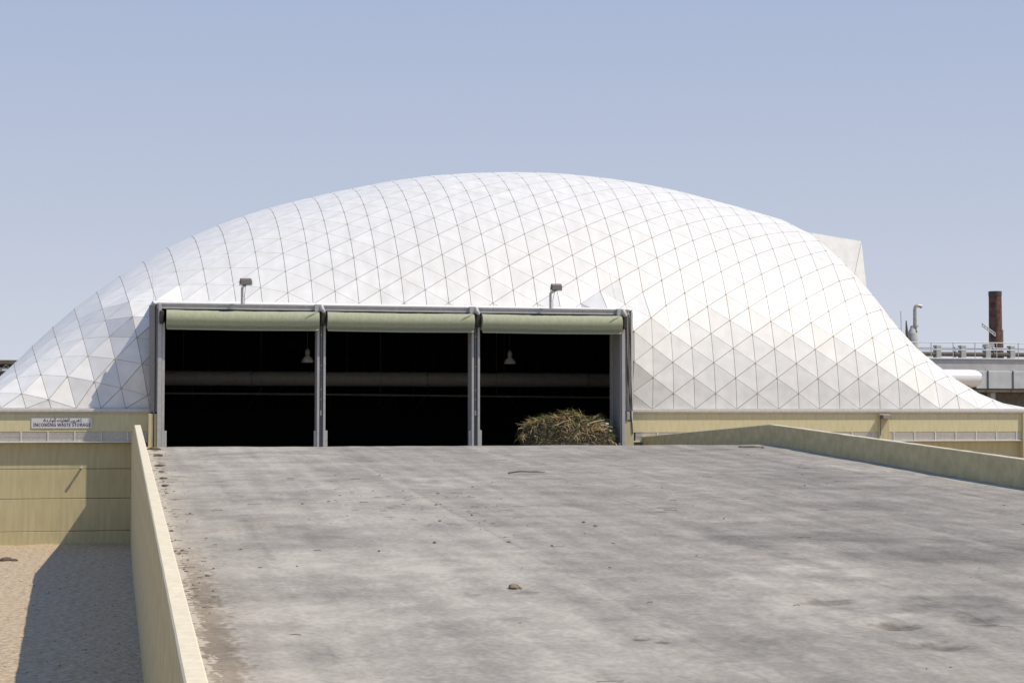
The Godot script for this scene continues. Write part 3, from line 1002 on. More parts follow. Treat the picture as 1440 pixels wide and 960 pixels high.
# ---------------------------------------------------------------- door frame, roller doors, floodlights
func build_doors() -> void:
	var at := Vector3(15.1, FLOOR_Y, -FRONT_W)
	var t := thing("door_frame", "grey steel frame of three wide bays round the dark doorway", "door frame", at)
	var o := -at
	var g := Geo.new()
	# head beam: two flanges and a web between
	g.box(Vector3(DOOR_L + 0.1, 12.72, -94.35) + o, Vector3(DOOR_R - 0.2, 12.79, -93.86) + o, 0.01)
	g.box(Vector3(DOOR_L + 0.1, 12.95, -94.35) + o, Vector3(DOOR_R - 0.2, 13.04, -93.86) + o, 0.01)
	g.box(Vector3(DOOR_L + 0.1, 12.785, -94.33) + o, Vector3(DOOR_R - 0.2, 12.955, -93.92) + o, 0.0)
	obj("head_beam", g, mats.steel_grey, t)
	var xs := [2.02, 10.73, 19.42, 28.03]
	for k in 4:
		var x: float = xs[k]
		g = Geo.new()
		var deep := 1.0 if k < 3 else 1.55
		if k == 0:
			g.box(Vector3(x - 0.14, FLOOR_Y, -95.0) + o, Vector3(x + 0.08, 12.72, -93.95) + o, 0.015)
			g.box(Vector3(x + 0.085, FLOOR_Y, -94.5) + o, Vector3(x + 0.24, 12.0, -93.98) + o, 0.015)
		elif k == 3:
			g.box(Vector3(x - 0.05, FLOOR_Y, -(94 + deep)) + o, Vector3(x + 0.14, 12.72, -93.95) + o, 0.015)
			g.box(Vector3(x - 0.1, FLOOR_Y, -(94.06 + deep)) + o, Vector3(x - 0.053, 12.4, -94.1) + o, 0.01)
		else:
			g.box(Vector3(x - 0.245, FLOOR_Y, -(94 + deep)) + o, Vector3(x - 0.115, 12.72, -93.9) + o, 0.015)
			g.box(Vector3(x + 0.10, FLOOR_Y, -(94 + deep)) + o, Vector3(x + 0.225, 12.72, -93.9) + o, 0.015)
		var post := obj("post", g, mats.steel_grey, t)
		# dark web between the flanges, with the bolts of the guide
		if k in [1, 2]:
			g = Geo.new()
			g.box(Vector3(x - 0.114, FLOOR_Y, -(93.95 + deep)) + o, Vector3(x + 0.099, 12.6, -94.08) + o, 0.0)
			obj("web", g, mats.steel_dark, post)
			g = Geo.new()
			for y in [11.4, 9.7, 8.4, 7.85, 7.2]:
				g.box(Vector3(x - 0.04, y - 0.045, -94.1) + o, Vector3(x + 0.04, y + 0.045, -94.0) + o, 0.01)
			g.box(Vector3(x - 0.06, 6.95, -94.1) + o, Vector3(x + 0.05, 7.25, -93.97) + o, 0.015)
			g.tube([Vector3(x + 0.0, 12.3, -94.0) + o, Vector3(x - 0.01, 9.5, -94.02) + o, Vector3(x + 0.01, 7.2, -94.02) + o], 0.016, 6)
			obj("guide", g, mats.galvanised, post)
		# foot guards
		g = Geo.new()
		if k != 0: g.box(Vector3(x - 0.37, FLOOR_Y, -94.35) + o, Vector3(x - 0.248, 6.13, -94.02) + o, 0.012)
		if k == 3:
			g = Geo.new()
			g.box(Vector3(x - 0.2, FLOOR_Y, -94.35) + o, Vector3(x - 0.105, 5.4, -94.02) + o, 0.012)
		if k != 3:
			var fx := 0.243 if k == 0 else 0.228
			g.box(Vector3(x + fx, FLOOR_Y, -94.35) + o, Vector3(x + fx + 0.13, 6.13, -94.02) + o, 0.012)
		obj("foot_guard", g, mats.steel_grey, post)
		# knuckle where the roll is hung
		g = Geo.new()
		if k != 0:
			g.box(Vector3(x - 0.42, 12.66, -93.9) + o, Vector3(x - 0.14, 13.06, -93.62) + o, 0.02)
			g.tube([Vector3(x - 0.05, 13.0, -93.72) + o, Vector3(x - 0.03, 12.8, -93.6) + o, Vector3(x + 0.1, 12.62, -93.62) + o], [0.12, 0.16, 0.1], 8)
		else:
			g.box(Vector3(x - 0.12, 12.3, -93.9) + o, Vector3(x + 0.04, 12.95, -93.7) + o, 0.02)
		obj("bracket", g, mats.steel_grey, post)
		g = Geo.new()
		g.box(Vector3(x - 0.07, 11.9, -93.95) + o, Vector3(x + 0.17, 12.6, -93.55) + o, 0.05)
		obj("bearing", g, mats.black_rubber, post)
	# flashings at both jambs
	g = Geo.new()
	var jl := [Vector3(1.50, BASE_Y - 0.2, -94.6), Vector3(1.86, BASE_Y - 0.2, -94.05), Vector3(1.86, 12.95, -94.05), Vector3(1.42, 12.95, -94.75)]
	for q in 4: jl[q] += o
	var th := Vector3(0.02, 0, -0.06)
	g.quad(jl[0], jl[1], jl[2], jl[3], Vector3(-1, 0, 1))
	g.quad(jl[0] + th, jl[1] + th, jl[2] + th, jl[3] + th, Vector3(1, 0, -1))
	for q in 4:
		var a: Vector3 = jl[q]
		var b: Vector3 = jl[(q + 1) % 4]
		g.quad(a, b, b + th, a + th, (a + b) * 0.5 - (jl[0] + jl[2]) * 0.5)
	obj("jamb_flashing", g, mats.flashing_grey, t)
	g = Geo.new()
	g.box(Vector3(28.175, FLOOR_Y, -95.4) + o, Vector3(28.72, 12.9, -94.2) + o, 0.02)
	obj("jamb_flashing", g, mats.flashing_grey, t)
	g = Geo.new()
	for k in 4:
		var x := 28.24 + k * 0.125
		g.box(Vector3(x, 7.2, -94.2) + o, Vector3(x + 0.05, 12.7, -94.12) + o, 0.012)
	obj("rib", g, mats.steel_grey, t)
	g = Geo.new()
	g.tube([Vector3(28.2, 12.5, -94.0) + o, Vector3(28.3, 10.6, -93.98) + o, Vector3(28.36, 9.0, -94.0) + o, Vector3(28.5, 7.6, -94.0) + o, Vector3(28.62, 5.9, -94.0) + o], 0.03, 8)
	g.tube([Vector3(28.45, 12.6, -94.0) + o, Vector3(28.52, 10.0, -94.0) + o, Vector3(28.6, 7.2, -94.0) + o], 0.022, 8)
	obj("cable", g, mats.black_rubber, t)
	g = Geo.new()
	g.box(Vector3(28.27, 6.7, -94.12) + o, Vector3(28.45, 7.15, -93.95) + o, 0.02)
	obj("control_box", g, mats.galvanised, t)
	g = Geo.new()
	g.box(Vector3(28.15, FLOOR_Y, -94.3) + o, Vector3(28.7, 6.6, -94.02) + o, 0.02)
	obj("jamb_base", g, mats.wall_cream, t)
	g = Geo.new()
	g.box(Vector3(1.42, FLOOR_Y - 0.1, -95.48) + o, Vector3(1.875, 7.05, -94.1) + o, 0.02)
	obj("jamb_base", g, mats.wall_cream, t)
	# the rolled-up curtains
	var where := ["left", "middle", "right"]
	for k in 3:
		var x0: float = xs[k] + (0.3 if k == 0 else 0.27)
		var x1: float = xs[k + 1] - 0.19
		var cx := (x0 + x1) * 0.5
		var d := thing(numbered("roller_door", k), "pale green roller curtain rolled up over the %s bay of the doorway" % where[k], "roller door", Vector3(cx, 12.2, -93.72), "roller doors")
		g = Geo.new()
		var pth: Array = []
		var rr: Array = []
		for i in 25:
			var f := i / 24.0
			pth.append(Vector3(lerpf(x0, x1, f) - cx, -0.03 * sin(PI * f), 0))
			rr.append(0.455 + 0.006 * sin(f * 31.0 + k) + 0.004 * sin(f * 83.0))
		g.tube(pth, rr, 40)
		obj("curtain_roll", g, mats.canvas_green, d)
		# loose end of the curtain down to the hem bar
		g = Geo.new()
		for i in 24:
			var f0 := i / 24.0
			var f1 := (i + 1) / 24.0
			var p: Array = []
			for f in [f0, f1]:
				var x := lerpf(x0, x1, f) - cx
				var sag := -0.025 * sin(PI * f)
				p.append([Vector3(x, -0.30 + sag, 0.30 + 0.012 * sin(f * 40 + k)), Vector3(x, -0.41 + sag, 0.25 + 0.01 * sin(f * 27)), Vector3(x, -0.57 + sag, 0.235)])
			for j in 2:
				g.quad(p[0][j], p[1][j], p[1][j + 1], p[0][j + 1], Vector3.BACK)
				g.quad(p[0][j] - Vector3(0, 0, 0.008), p[1][j] - Vector3(0, 0, 0.008), p[1][j + 1] - Vector3(0, 0, 0.008), p[0][j + 1] - Vector3(0, 0, 0.008), Vector3.FORWARD)
		obj("curtain_flap", g, mats.canvas_green_shaded, d)
		g = Geo.new()
		g.tube([Vector3(x0 - cx + 0.03, -0.575, 0.23), Vector3(0, -0.6, 0.23), Vector3(x1 - cx - 0.03, -0.575, 0.23)], 0.045, 10)
		obj("hem_bar", g, mats.canvas_green, d)
		# creases by the right-hand end
		g = Geo.new()
		for j in 5:
			var a0 := 0.5 + 0.16 * j
			var xx := x1 - cx - 0.06 - 0.03 * j
			var q: Array = []
			for i in 5:
				var an := a0 + 0.14 * i - 0.05 * j
				q.append(Vector3(xx - 0.13 * i - 0.03 * j, cos(an) * 0.458, sin(an) * 0.458))
			g.tube(q, 0.012, 5)
		obj("crease", g, mats.canvas_green_shaded, d)
	# floodlights on the head beam
	for k in 2:
		var x := 6.38 if k == 0 else 23.76
		var d := thing(numbered("floodlight", k), "brown floodlight on a short pole above the left roller door" if k == 0 else "brown floodlight on a bent pole above the right roller door", "floodlight", Vector3(x, 13.04, -93.95), "floodlights over the doorway")
		g = Geo.new()
		g.box(Vector3(-0.1, 0.0, -0.1), Vector3(0.1, 0.02, 0.06), 0.004)
		g.tube([Vector3(0, 0.02, 0), Vector3(0, 0.86, 0), Vector3(0.03, 0.93, 0.2), Vector3(0.08, 0.97, 0.72)], 0.075, 12)
		obj("pole", g, mats.steel_grey, d)
		g = Geo.new()
		g.tube([Vector3(0.13, 0.0, 0.05), Vector3(0.12, 0.5, 0.06), Vector3(0.16, 0.9, 0.3), Vector3(0.16, 1.0, 0.7)], 0.014, 6)
		obj("cable", g, mats.black_rubber, d)
		var xf := Transform3D(Basis(Vector3.RIGHT, 0.28) * Basis(Vector3.UP, 0.1), Vector3(0.13, 1.16, 0.82))
		g = Geo.new()
		g.box(Vector3(-0.31, -0.17, -0.14), Vector3(0.31, 0.17, 0.1), 0.035, xf)
		for j in 5:
			var fx := -0.22 + 0.11 * j
			g.box(Vector3(fx - 0.012, -0.15, -0.2), Vector3(fx + 0.012, 0.15, -0.143), 0.004, xf)
		var h := obj("housing", g, mats.lamp_brown, d)
		g = Geo.new()
		g.box(Vector3(-0.27, -0.13, 0.102), Vector3(0.27, 0.13, 0.112), 0.003, xf)
		obj("lens", g, mats.lamp_glass, h)
		g = Geo.new()
		for s in [-1, 1]:
			g.box(Vector3(s * 0.34 - 0.01, -0.2, -0.03), Vector3(s * 0.34 + 0.01, 0.04, 0.03), 0.003, xf)
		g.box(Vector3(-0.34, -0.215, -0.03), Vector3(0.34, -0.2, 0.03), 0.003, xf)
		obj("yoke", g, mats.steel_dark, d)

# ---------------------------------------------------------------- inside the hall
func build_hall() -> void:
	var g := Geo.new()
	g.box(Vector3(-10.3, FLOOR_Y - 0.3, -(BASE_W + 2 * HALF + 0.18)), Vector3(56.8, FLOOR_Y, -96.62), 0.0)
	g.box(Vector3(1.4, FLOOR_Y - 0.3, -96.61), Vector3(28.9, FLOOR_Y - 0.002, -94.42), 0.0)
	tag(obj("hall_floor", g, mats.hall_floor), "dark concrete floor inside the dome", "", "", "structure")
	var d := thing("overhead_duct", "thick dusty duct crossing the dark hall behind the doorway", "duct", Vector3(18, 9.45, -116))
	var xs := [-22.0, -9.5, 2.5, 14.0, 26.0]
	for k in 4:
		g = Geo.new()
		g.tube([Vector3(xs[k] + 0.03, 0, 0), Vector3(xs[k + 1] - 0.03, 0, 0)], 0.5, 24)
		obj("duct_section", g, mats.duct_dusty, d)
		g = Geo.new()
		g.tube([Vector3(xs[k + 1] - 0.08, 0, 0), Vector3(xs[k + 1] + 0.08, 0, 0)], 0.535, 24)
		obj("flange", g, mats.galvanised, d)
	for x in [-14.0, -3.0, 8.0]:
		g = Geo.new()
		g.tube([Vector3(x, 0.4, 0), Vector3(x, 6.2, 0)], 0.02, 6)
		obj("hanger", g, mats.steel_dark, d)
	g = Geo.new()
	g.tube([Vector3(-5, 8.45, -114), Vector3(12, 8.38, -114), Vector3(34, 8.2, -114)], 0.075, 10)
	for x in [1.0, 9.0, 17.0, 25.0]:
		g.tube([Vector3(x, 8.45, -114), Vector3(x, 15.0, -114)], 0.015, 6)
	tag(obj("thin_pipe", g, mats.flashing_grey), "thin pipe hanging below the thick duct in the dark hall", "pipe")
	for k in 2:
		var x := 11.23 if k == 0 else 24.13
		var l := thing(numbered("high_bay_lamp", k), "unlit bell-shaped hall lamp hanging in the %s bay" % ("left" if k == 0 else "right"), "lamp", Vector3(x, 10.25, -106), "hanging hall lamps")
		g = Geo.new()
		g.lathe(Vector3.ZERO, [[0.37, 0.0], [0.385, 0.02], [0.36, 0.12], [0.27, 0.28], [0.16, 0.38], [0.13, 0.42]], 24)
		g.lathe(Vector3.ZERO, [[0.12, 0.41], [0.25, 0.28], [0.34, 0.12], [0.365, 0.01]], 24)
		obj("shade", g, mats.tank_white, l)
		g = Geo.new()
		g.lathe(Vector3.ZERO, [[0.0, 0.4], [0.13, 0.42], [0.16, 0.5], [0.16, 0.72], [0.1, 0.82], [0.03, 0.88]], 20)
		obj("gear_case", g, mats.galvanised, l)
		g = Geo.new()
		g.tube([Vector3(0, 0.86, 0), Vector3(0, 8.6 if k == 0 else 10.4, 0)], 0.018, 6)
		obj("rod", g, mats.steel_dark, l)

# ---------------------------------------------------------------- heap of garden waste
func blade(g: Geo, p: Vector3, dir: Vector3, len_: float, wid: float, droop: float, segs := 3) -> void:
	var side := dir.cross(Vector3(rng.randf() - 0.5, 1, rng.randf() - 0.5)).normalized()
	var last := p
	var lw := wid
	var d := dir.normalized()
	for k in segs:
		d = (d + Vector3.DOWN * droop / segs).normalized()
		var q := last + d * len_ / segs
		var w := wid * (1.0 - float(k + 1) / segs) + 0.002
		var nn := d.cross(side).normalized()
		g.tri(last - side * lw, last + side * lw, q + side * w, nn)
		g.tri(last - side * lw, q + side * w, q - side * w, nn)
		last = q
		lw = w

func heap_y(x: float, z: float) -> float:
	# height of the mound over the floor: a broad, lumpy top with steep ends
	var q := pow(absf(x) / 2.75, 4.0) + pow(absf(z) / 1.35, 2.4)
	if q >= 1.0: return 0.0
	var y := 2.16 + 0.13 * sin(x * 2.6 + 2.4) + 0.14 * sin(x * 4.3 + z * 2.0) + 0.14 * sin(z * 5.0 + x)
	if heap_noise: y += heap_noise.get_noise_2d(x, z) * 0.42
	return maxf(0.0, y * pow(1.0 - q, 0.34))

var heap_noise: FastNoiseLite

func build_heap() -> void:
	var t := thing("green_waste_heap", "heap of dry palm fronds and grass just inside the right bay", "waste heap", Vector3(24.95, FLOOR_Y, -94.75))
	heap_noise = noise(131, 0.62, 2)
	var straw := [Color(0.50, 0.40, 0.20), Color(0.42, 0.31, 0.15), Color(0.36, 0.30, 0.12), Color(0.17, 0.20, 0.06), Color(0.10, 0.15, 0.05), Color(0.20, 0.13, 0.08), Color(0.6, 0.52, 0.34)]
	var nz := noise(121, 0.9, 3)
	var g := Geo.new()
	g.col = Color(0.055, 0.042, 0.026)
	var n := 26
	for i in n:
		for k in n:
			var q: Array = []
			for e in [[0, 0], [1, 0], [1, 1], [0, 1]]:
				var x := lerpf(-3.6, 3.4, float(i + e[0]) / n)
				var z := lerpf(-2.4, 2.0, float(k + e[1]) / n)
				q.append(Vector3(x, maxf(0.0, heap_y(x, z) * 0.93 - 0.08 + nz.get_noise_2d(x, z) * 0.25), z))
			if q[0].y + q[1].y + q[2].y + q[3].y > 0.01: g.quad(q[0], q[1], q[2], q[3], Vector3.UP)
	obj("mound", g, mats.plain, t)
	# whole fronds
	for k in 42:
		g = Geo.new()
		var x := rng.randf_range(-2.9, 2.7)
		var z := rng.randf_range(-1.4, 1.35)
		var p := Vector3(x, heap_y(x, z) + rng.randf_range(-0.15, 0.02), z)
		var an := rng.randf() * TAU
		var d := Vector3(cos(an), rng.randf_range(-0.1, 0.35), absf(sin(an)) * 0.7).normalized()
		var c: Color = straw[rng.randi() % 7]
		g.col = c.lerp(Color(0.5, 0.42, 0.28), 0.4)
		var L := rng.randf_range(0.8, 2.1)
		var path: Array = []
		var q := p - d * L * 0.5
		for i in 7:
			path.append(q)
			d = (d + Vector3.DOWN * 0.16).normalized()
			q += d * L / 6.0
		g.tube(path, [0.02, 0.018, 0.016, 0.014, 0.011, 0.008, 0.004], 5)
		for i in 34:
			var f := 0.15 + 0.85 * i / 34.0
			var i0 := mini(int(f * 6), 5)
			var r: Vector3 = path[i0].lerp(path[i0 + 1], f * 6 - i0)
			var fd: Vector3 = (path[i0 + 1] - path[i0]).normalized()
			var sd := fd.cross(Vector3.UP).normalized() * (1 if i % 2 else -1)
			g.col = c.lerp(straw[rng.randi() % 7], 0.35)
			blade(g, r, (fd * 0.8 + sd * rng.randf_range(0.5, 1.0) + Vector3.UP * rng.randf_range(-0.1, 0.5)), rng.randf_range(0.22, 0.5), 0.011, rng.randf_range(0.2, 1.0), 3)
		obj("frond", g, mats.plain, t)
	# loose clippings
	g = Geo.new()
	for k in 8200:
		var x := rng.randf_range(-3.3, 3.1)
		var z := rng.randf_range(-1.9, 1.75)
		var y := heap_y(x, z)
		if y < 0.06 and rng.randf() > 0.15: continue
		var patch := nz.get_noise_2d(x * 0.8 + 30, z * 0.8) + 0.12 * sin(x * 1.7 + 0.4)
		var c: Color = straw[rng.randi() % 3] if patch > -0.05 else straw[3 + rng.randi() % 3]
		if rng.randf() < 0.08: c = straw[6]
		g.col = c * rng.randf_range(0.7, 1.15)
		var e := 0.1
		var out := Vector3(heap_y(x - e, z) - heap_y(x + e, z), 0.2, heap_y(x, z - e) - heap_y(x, z + e)).normalized()
		var an := rng.randf() * TAU
		var d := (out * rng.randf_range(0.0, 0.7) + Vector3(cos(an) * 1.3, rng.randf_range(-0.2, 0.4), sin(an))).normalized()
		blade(g, Vector3(x, y + rng.randf_range(-0.16, 0.0), z), d, rng.randf_range(0.18, 0.7), rng.randf_range(0.007, 0.026), rng.randf_range(-0.3, 1.5), 4)
	tag(obj("clippings", g, mats.plain, t), "", "", "", "stuff")
	# a few stripped branches and pale scraps
	for b in [[-0.9, 0.95, 0.7, 0.6, 0.15], [0.9, 1.35, 1.1, 0.5, -0.2], [1.7, 1.6, 0.6, -0.3, 0.35], [-2.2, 1.1, 0.6, -0.6, 0.1]]:
		g = Geo.new()
		g.col = Color(0.5, 0.44, 0.33)
		var p := Vector3(b[0], b[1], 0)
		p.z = 1.0
		p.y = heap_y(p.x, p.z) + 0.18
		g.tube([p, p + Vector3(b[2], b[3] * 0.5 + 0.1, 0.05) * 0.5, p + Vector3(b[2], b[3] * 0.5, b[4])], [0.03, 0.025, 0.014], 6)
		obj("branch", g, mats.plain, t)
	for b in [[2.2, 0.5, 0.1], [2.35, 0.75, 0.06], [1.0, 0.9, 0.06]]:
		g = Geo.new()
		g.col = Color(0.62, 0.58, 0.52)
		var y := heap_y(b[0], b[1])
		lump(g, Vector3(b[0], y + 0.1, b[1]), Vector3(b[2] * 1.4, b[2] * 0.8, b[2]), 7)
		obj("paper_scrap", g, mats.plain, t)

# ---------------------------------------------------------------- litter on the ramp
func build_litter() -> void:
	var g := Geo.new()
	for k in 340:
		var x := rng.randf_range(1.3, 29.4)
		var w := rng.randf_range(20.0, 75.0)
		if k < 140:
			x = 1.15 + absf(rng.randfn(0.0, 0.35))
			w = rng.randf_range(30.0, 75.0)
		elif k < 215:
			x = rng.randfn(8.5, 2.0); w = rng.randfn(49.0, 4.5)
		if x < 1.1 or x > 29.5: continue
		var y := ramp_y(w)
		var r := 0.012 + 0.035 * pow(rng.randf(), 2.5)
		g.col = Color(0.10, 0.085, 0.07).lerp(Color(0.28, 0.24, 0.19), rng.randf())
		if rng.randf() < 0.7:
			lump(g, Vector3(x, y + 0.015, -w), Vector3(r * rng.randf_range(0.8, 2.2), r * 0.6, r * rng.randf_range(0.8, 1.8)), 5)
		else:
			var an := rng.randf() * TAU
			var l := rng.randf_range(0.06, 0.25)
			g.tube([Vector3(x, y + 0.02, -w), Vector3(x + cos(an) * l, y + 0.03, -w + sin(an) * l * 0.5), Vector3(x + cos(an + 0.4) * l * 1.8, y + 0.02, -w + sin(an + 0.4) * l)], 0.007, 5)
	tag(obj("litter", g, mats.plain), "crumbs of dirt and bits of twig strewn over the ramp", "litter", "", "stuff")
	# clods fallen along the left parapet
	var cl := [[1.36, 73.9, 0.24], [1.47, 70.0, 0.18], [1.42, 64.7, 0.14], [1.4, 61.7, 0.11], [1.38, 59.0, 0.10], [1.37, 56.2, 0.09]]
	for k in cl.size():
		g = Geo.new()
		var s: float = cl[k][2]
		lump(g, Vector3.ZERO, Vector3(s * 1.2, s * 0.35, s * 1.6), 9)
		var o := obj(numbered("dirt_clod", k), g, mats.clod)
		g = Geo.new()
		for j in 5: lump(g, Vector3(rng.randf_range(-1, 1) * s * 1.5, -0.01, rng.randf_range(-1, 1) * s * 2.2), Vector3(s, s * 0.5, s) * rng.randf_range(0.2, 0.45), 6)
		tag(obj("crumbs", g, mats.clod, o), "", "", "", "stuff")
		o.position = Vector3(cl[k][0], ramp_y(cl[k][1]) + 0.02, -cl[k][1])
		tag(o, ["large brown clod of dirt at the crest by the left parapet", "second brown clod from the crest along the left parapet", "third brown clod from the crest along the left parapet", "fourth brown clod from the crest along the left parapet", "fifth brown clod from the crest along the left parapet", "smallest brown clod, lowest of the row along the left parapet"][k], "dirt clod", "clods along the left parapet")
	g = Geo.new()
	lump(g, Vector3.ZERO, Vector3(0.13, 0.075, 0.11), 9)
	lump(g, Vector3(0.11, -0.02, 0.04), Vector3(0.05, 0.04, 0.05), 7)
	var st := obj("stone", g, mats.stone)
	st.position = Vector3(7.5, ramp_y(32.6) + 0.02, -32.6)
	tag(st, "small tan stone alone on the middle of the ramp", "stone")
	g = Geo.new()
	g.tube([Vector3(-0.75, 0, 0.1), Vector3(-0.3, 0.05, 0), Vector3(0.2, 0.03, -0.06), Vector3(0.75, 0.0, -0.5)], [0.03, 0.028, 0.022, 0.01], 6)
	g.tube([Vector3(0.1, 0.03, -0.05), Vector3(0.4, 0.06, 0.08)], [0.014, 0.006], 5)
	var tw := obj("twig", g, mats.clod)
	tw.position = Vector3(14.3, ramp_y(59.9) + 0.035, -59.9)
	tag(tw, "long dark twig lying across the upper ramp", "twig")
	g = Geo.new()
	var path: Array = []
	for k in 15: path.append(Vector3(cos(k * 0.4) * 0.5, 0.03, sin(k * 0.4) * 0.9))
	g.tube(path, 0.03, 6)
	var hs := obj("cable_loop", g, mats.stone)
	hs.position = Vector3(28.0, ramp_y(73.4) + 0.02, -73.4)
	tag(hs, "thin tan loop of hose or stem near the crest by the right parapet", "loop")

# ---------------------------------------------------------------- plant behind the dome
func build_plant() -> void:
	var at := Vector3(86, 0, -150)
	var b := thing("plant_building", "grey industrial building with ribbed side panels behind the dome", "building", at)
	var o := -at
	var g := Geo.new()
	g.box(Vector3(66, 9.5, -175) + o, Vector3(110, 12.35, -150) + o, 0.03)
	obj("upper_wall", g, mats.plant_grey, b)
	g = Geo.new()
	g.box(Vector3(66, -0.3, -174.8) + o, Vector3(110, 9.2, -150.8) + o, 0.03)
	obj("lower_wall", g, mats.plant_brown, b)
	g = Geo.new()
	g.box(Vector3(66, 9.2, -175) + o, Vector3(110, 9.5, -149.6) + o, 0.03)
	obj("ledge", g, mats.plant_brown, b)
	g = Geo.new()
	g.box(Vector3(65.9, 12.35, -175.1) + o, Vector3(110.1, 12.5, -149.85) + o, 0.03)
	obj("roof_edge", g, mats.rail_grey, b)
	var x := 79.9
	for k in 10:
		var x1 := x + (1.28 if k == 0 else 2.65)
		g = Geo.new()
		g.box(Vector3(x + 0.05, 9.56, -150) + o, Vector3(x1 - 0.05, 11.24, -149.55) + o, 0.03)
		obj("side_panel", g, mats.plant_panel, b)
		g = Geo.new()
		g.box(Vector3(x - 0.05, 9.56, -150) + o, Vector3(x + 0.05, 11.28, -149.47) + o, 0.01)
		obj("rib", g, mats.steel_dark, b)
		x = x1
	for px in [81.7, 90.0]:
		g = Geo.new()
		g.box(Vector3(px, -0.3, -150.75) + o, Vector3(px + 0.5, 9.2, -150.0) + o, 0.02)
		obj("column", g, mats.plant_grey, b)
	# railing along the roof edge
	var r := thing("roof_railing", "thin grey railing along the roof of the industrial building", "railing", Vector3(86, 12.5, -150.4))
	for y in [1.5, 0.8]:
		g = Geo.new()
		g.tube([Vector3(-14, y, 0), Vector3(24, y, 0)], 0.05, 8)
		obj("rail", g, mats.rail_grey, r)
	for k in 17:
		g = Geo.new()
		g.tube([Vector3(-12.6 + k * 2.3, 0, 0), Vector3(-12.6 + k * 2.3, 1.5, 0)], 0.045, 8)
		obj("rail_post", g, mats.rail_grey, r)
	# pipes on sleepers
	for k in 2:
		g = Geo.new()
		var y := 13.46 if k == 0 else 12.92
		g.tube([Vector3(-14, 0, 0), Vector3(24, 0, 0)], 0.13 if k == 0 else 0.22, 14)
		for j in 8: g.tube([Vector3(-11.4 + j * 4.1, 0, 0), Vector3(-11.2 + j * 4.1, 0, 0)], 0.2 if k == 0 else 0.3, 14)
		var pp := obj(numbered("roof_pipe", k), g, mats.pipe_blue if k == 0 else mats.plant_brown)
		pp.position = Vector3(86, y, -151.6)
		tag(pp, "slim blue-grey pipe, upper of two running along the far roof" if k == 0 else "thick dark pipe, lower of two running along the far roof", "pipe", "pipes on the far roof")
	var px := 77.0
	for k in 4:
		g = Geo.new()
		g.box(Vector3(-0.27, 0, -0.5), Vector3(0.27, 1.28, 0.25), 0.04)
		var s := obj(numbered("pipe_support", k), g, mats.plant_grey)
		s.position = Vector3(px, 12.5, -151.6)
		tag(s, ["grey pipe support nearest the gooseneck vent on the far roof", "second grey pipe support from the gooseneck vent on the far roof", "grey pipe support just left of the smokestack on the far roof", "grey pipe support just right of the smokestack on the far roof", "grey pipe support farthest right on the far roof"][k], "pipe support", "pipe supports on the far roof")
		px += 2.62
	# stack
	var st := thing("smokestack", "rusty brown smokestack rising from the far roof", "smokestack", Vector3(83.65, 12.5, -152.5))
	g = Geo.new()
	g.lathe(Vector3.ZERO, [[0.66, 0.0], [0.64, 2.5], [0.615, 6.25]], 28)
	obj("shaft", g, mats.rust, st)
	g = Geo.new()
	g.lathe(Vector3.ZERO, [[0.63, 6.2], [0.64, 6.24], [0.64, 6.66], [0.54, 6.66], [0.52, 6.0], [0.0, 5.9]], 28)
	obj("rim", g, mats.soot, st)
	g = Geo.new()
	g.box(Vector3(-1.35, 0.0, -0.2), Vector3(-0.55, 1.45, 0.8), 0.04)
	obj("valve_box", g, mats.plant_grey, st)
	g = Geo.new()
	for s in [-0.12, 0.12]:
		g.tube([Vector3(-1.7, 3.35 + s, 0.5), Vector3(-0.35, 2.35 + s, 0.6)], 0.06, 8)
	for j in 6:
		var q := Vector3(-1.7, 3.35, 0.5).lerp(Vector3(-0.35, 2.35, 0.6), j / 5.0)
		g.tube([q - Vector3(0, 0.13, 0), q + Vector3(0, 0.13, 0)], 0.04, 6)
	obj("inclined_ladder", g, mats.rail_grey, st)
	g = Geo.new()
	g.tube([Vector3(0.72, 0, 0.1), Vector3(0.72, 2.9, 0.1)], 0.09, 10)
	obj("side_pipe", g, mats.plant_grey, st)
	# vessel with a gooseneck vent
	var vt := thing("vent_vessel", "grey vessel topped by a tall gooseneck vent pipe on the far roof", "vent", Vector3(74.3, 12.5, -151.5))
	g = Geo.new()
	g.lathe(Vector3.ZERO, [[0.55, 0], [0.53, 1.8], [0.45, 2.4], [0.22, 2.9], [0.2, 3.1]], 20)
	obj("vessel", g, mats.plant_grey, vt)
	g = Geo.new()
	g.tube([Vector3(0.28, 2.2, 0), Vector3(0.28, 4.7, 0), Vector3(0.36, 4.98, 0), Vector3(0.6, 5.08, 0), Vector3(0.98, 4.98, 0)], [0.2, 0.17, 0.17, 0.17, 0.19], 14)
	g.tube([Vector3(0.28, 3.02, 0), Vector3(0.28, 3.14, 0)], 0.34, 14)
	obj("gooseneck", g, mats.galvanised, vt)
	g = Geo.new()
	g.tube([Vector3(0.3, 2.6, 0.2), Vector3(-0.25, 1.9, 0.2), Vector3(-0.5, 1.3, 0.2), Vector3(-1.6, 1.0, 0.2)], [0.16, 0.2, 0.22, 0.14], 10)
	g.tube([Vector3(-0.5, 1.3, 0.3), Vector3(-0.72, 2.4, 0.3), Vector3(-0.78, 3.6, 0.3)], [0.16, 0.15, 0.05], 10)
	obj("valve_pipe", g, mats.plant_brown, vt)
	g = Geo.new()
	g.tube([Vector3(-1.35, 0.2, 0.4), Vector3(-1.35, 2.5, 0.4)], 0.11, 10)
	g.tube([Vector3(-1.35, 2.5, 0.4), Vector3(-1.38, 4.5, 0.4)], 0.035, 8)
	obj("mast", g, mats.galvanised, vt)
	# white tank end in front of the building
	var tk := thing("white_tank", "white horizontal tank end showing over the flank of the dome", "tank", Vector3(76.6, 10.45, -146.5))
	g = Geo.new()
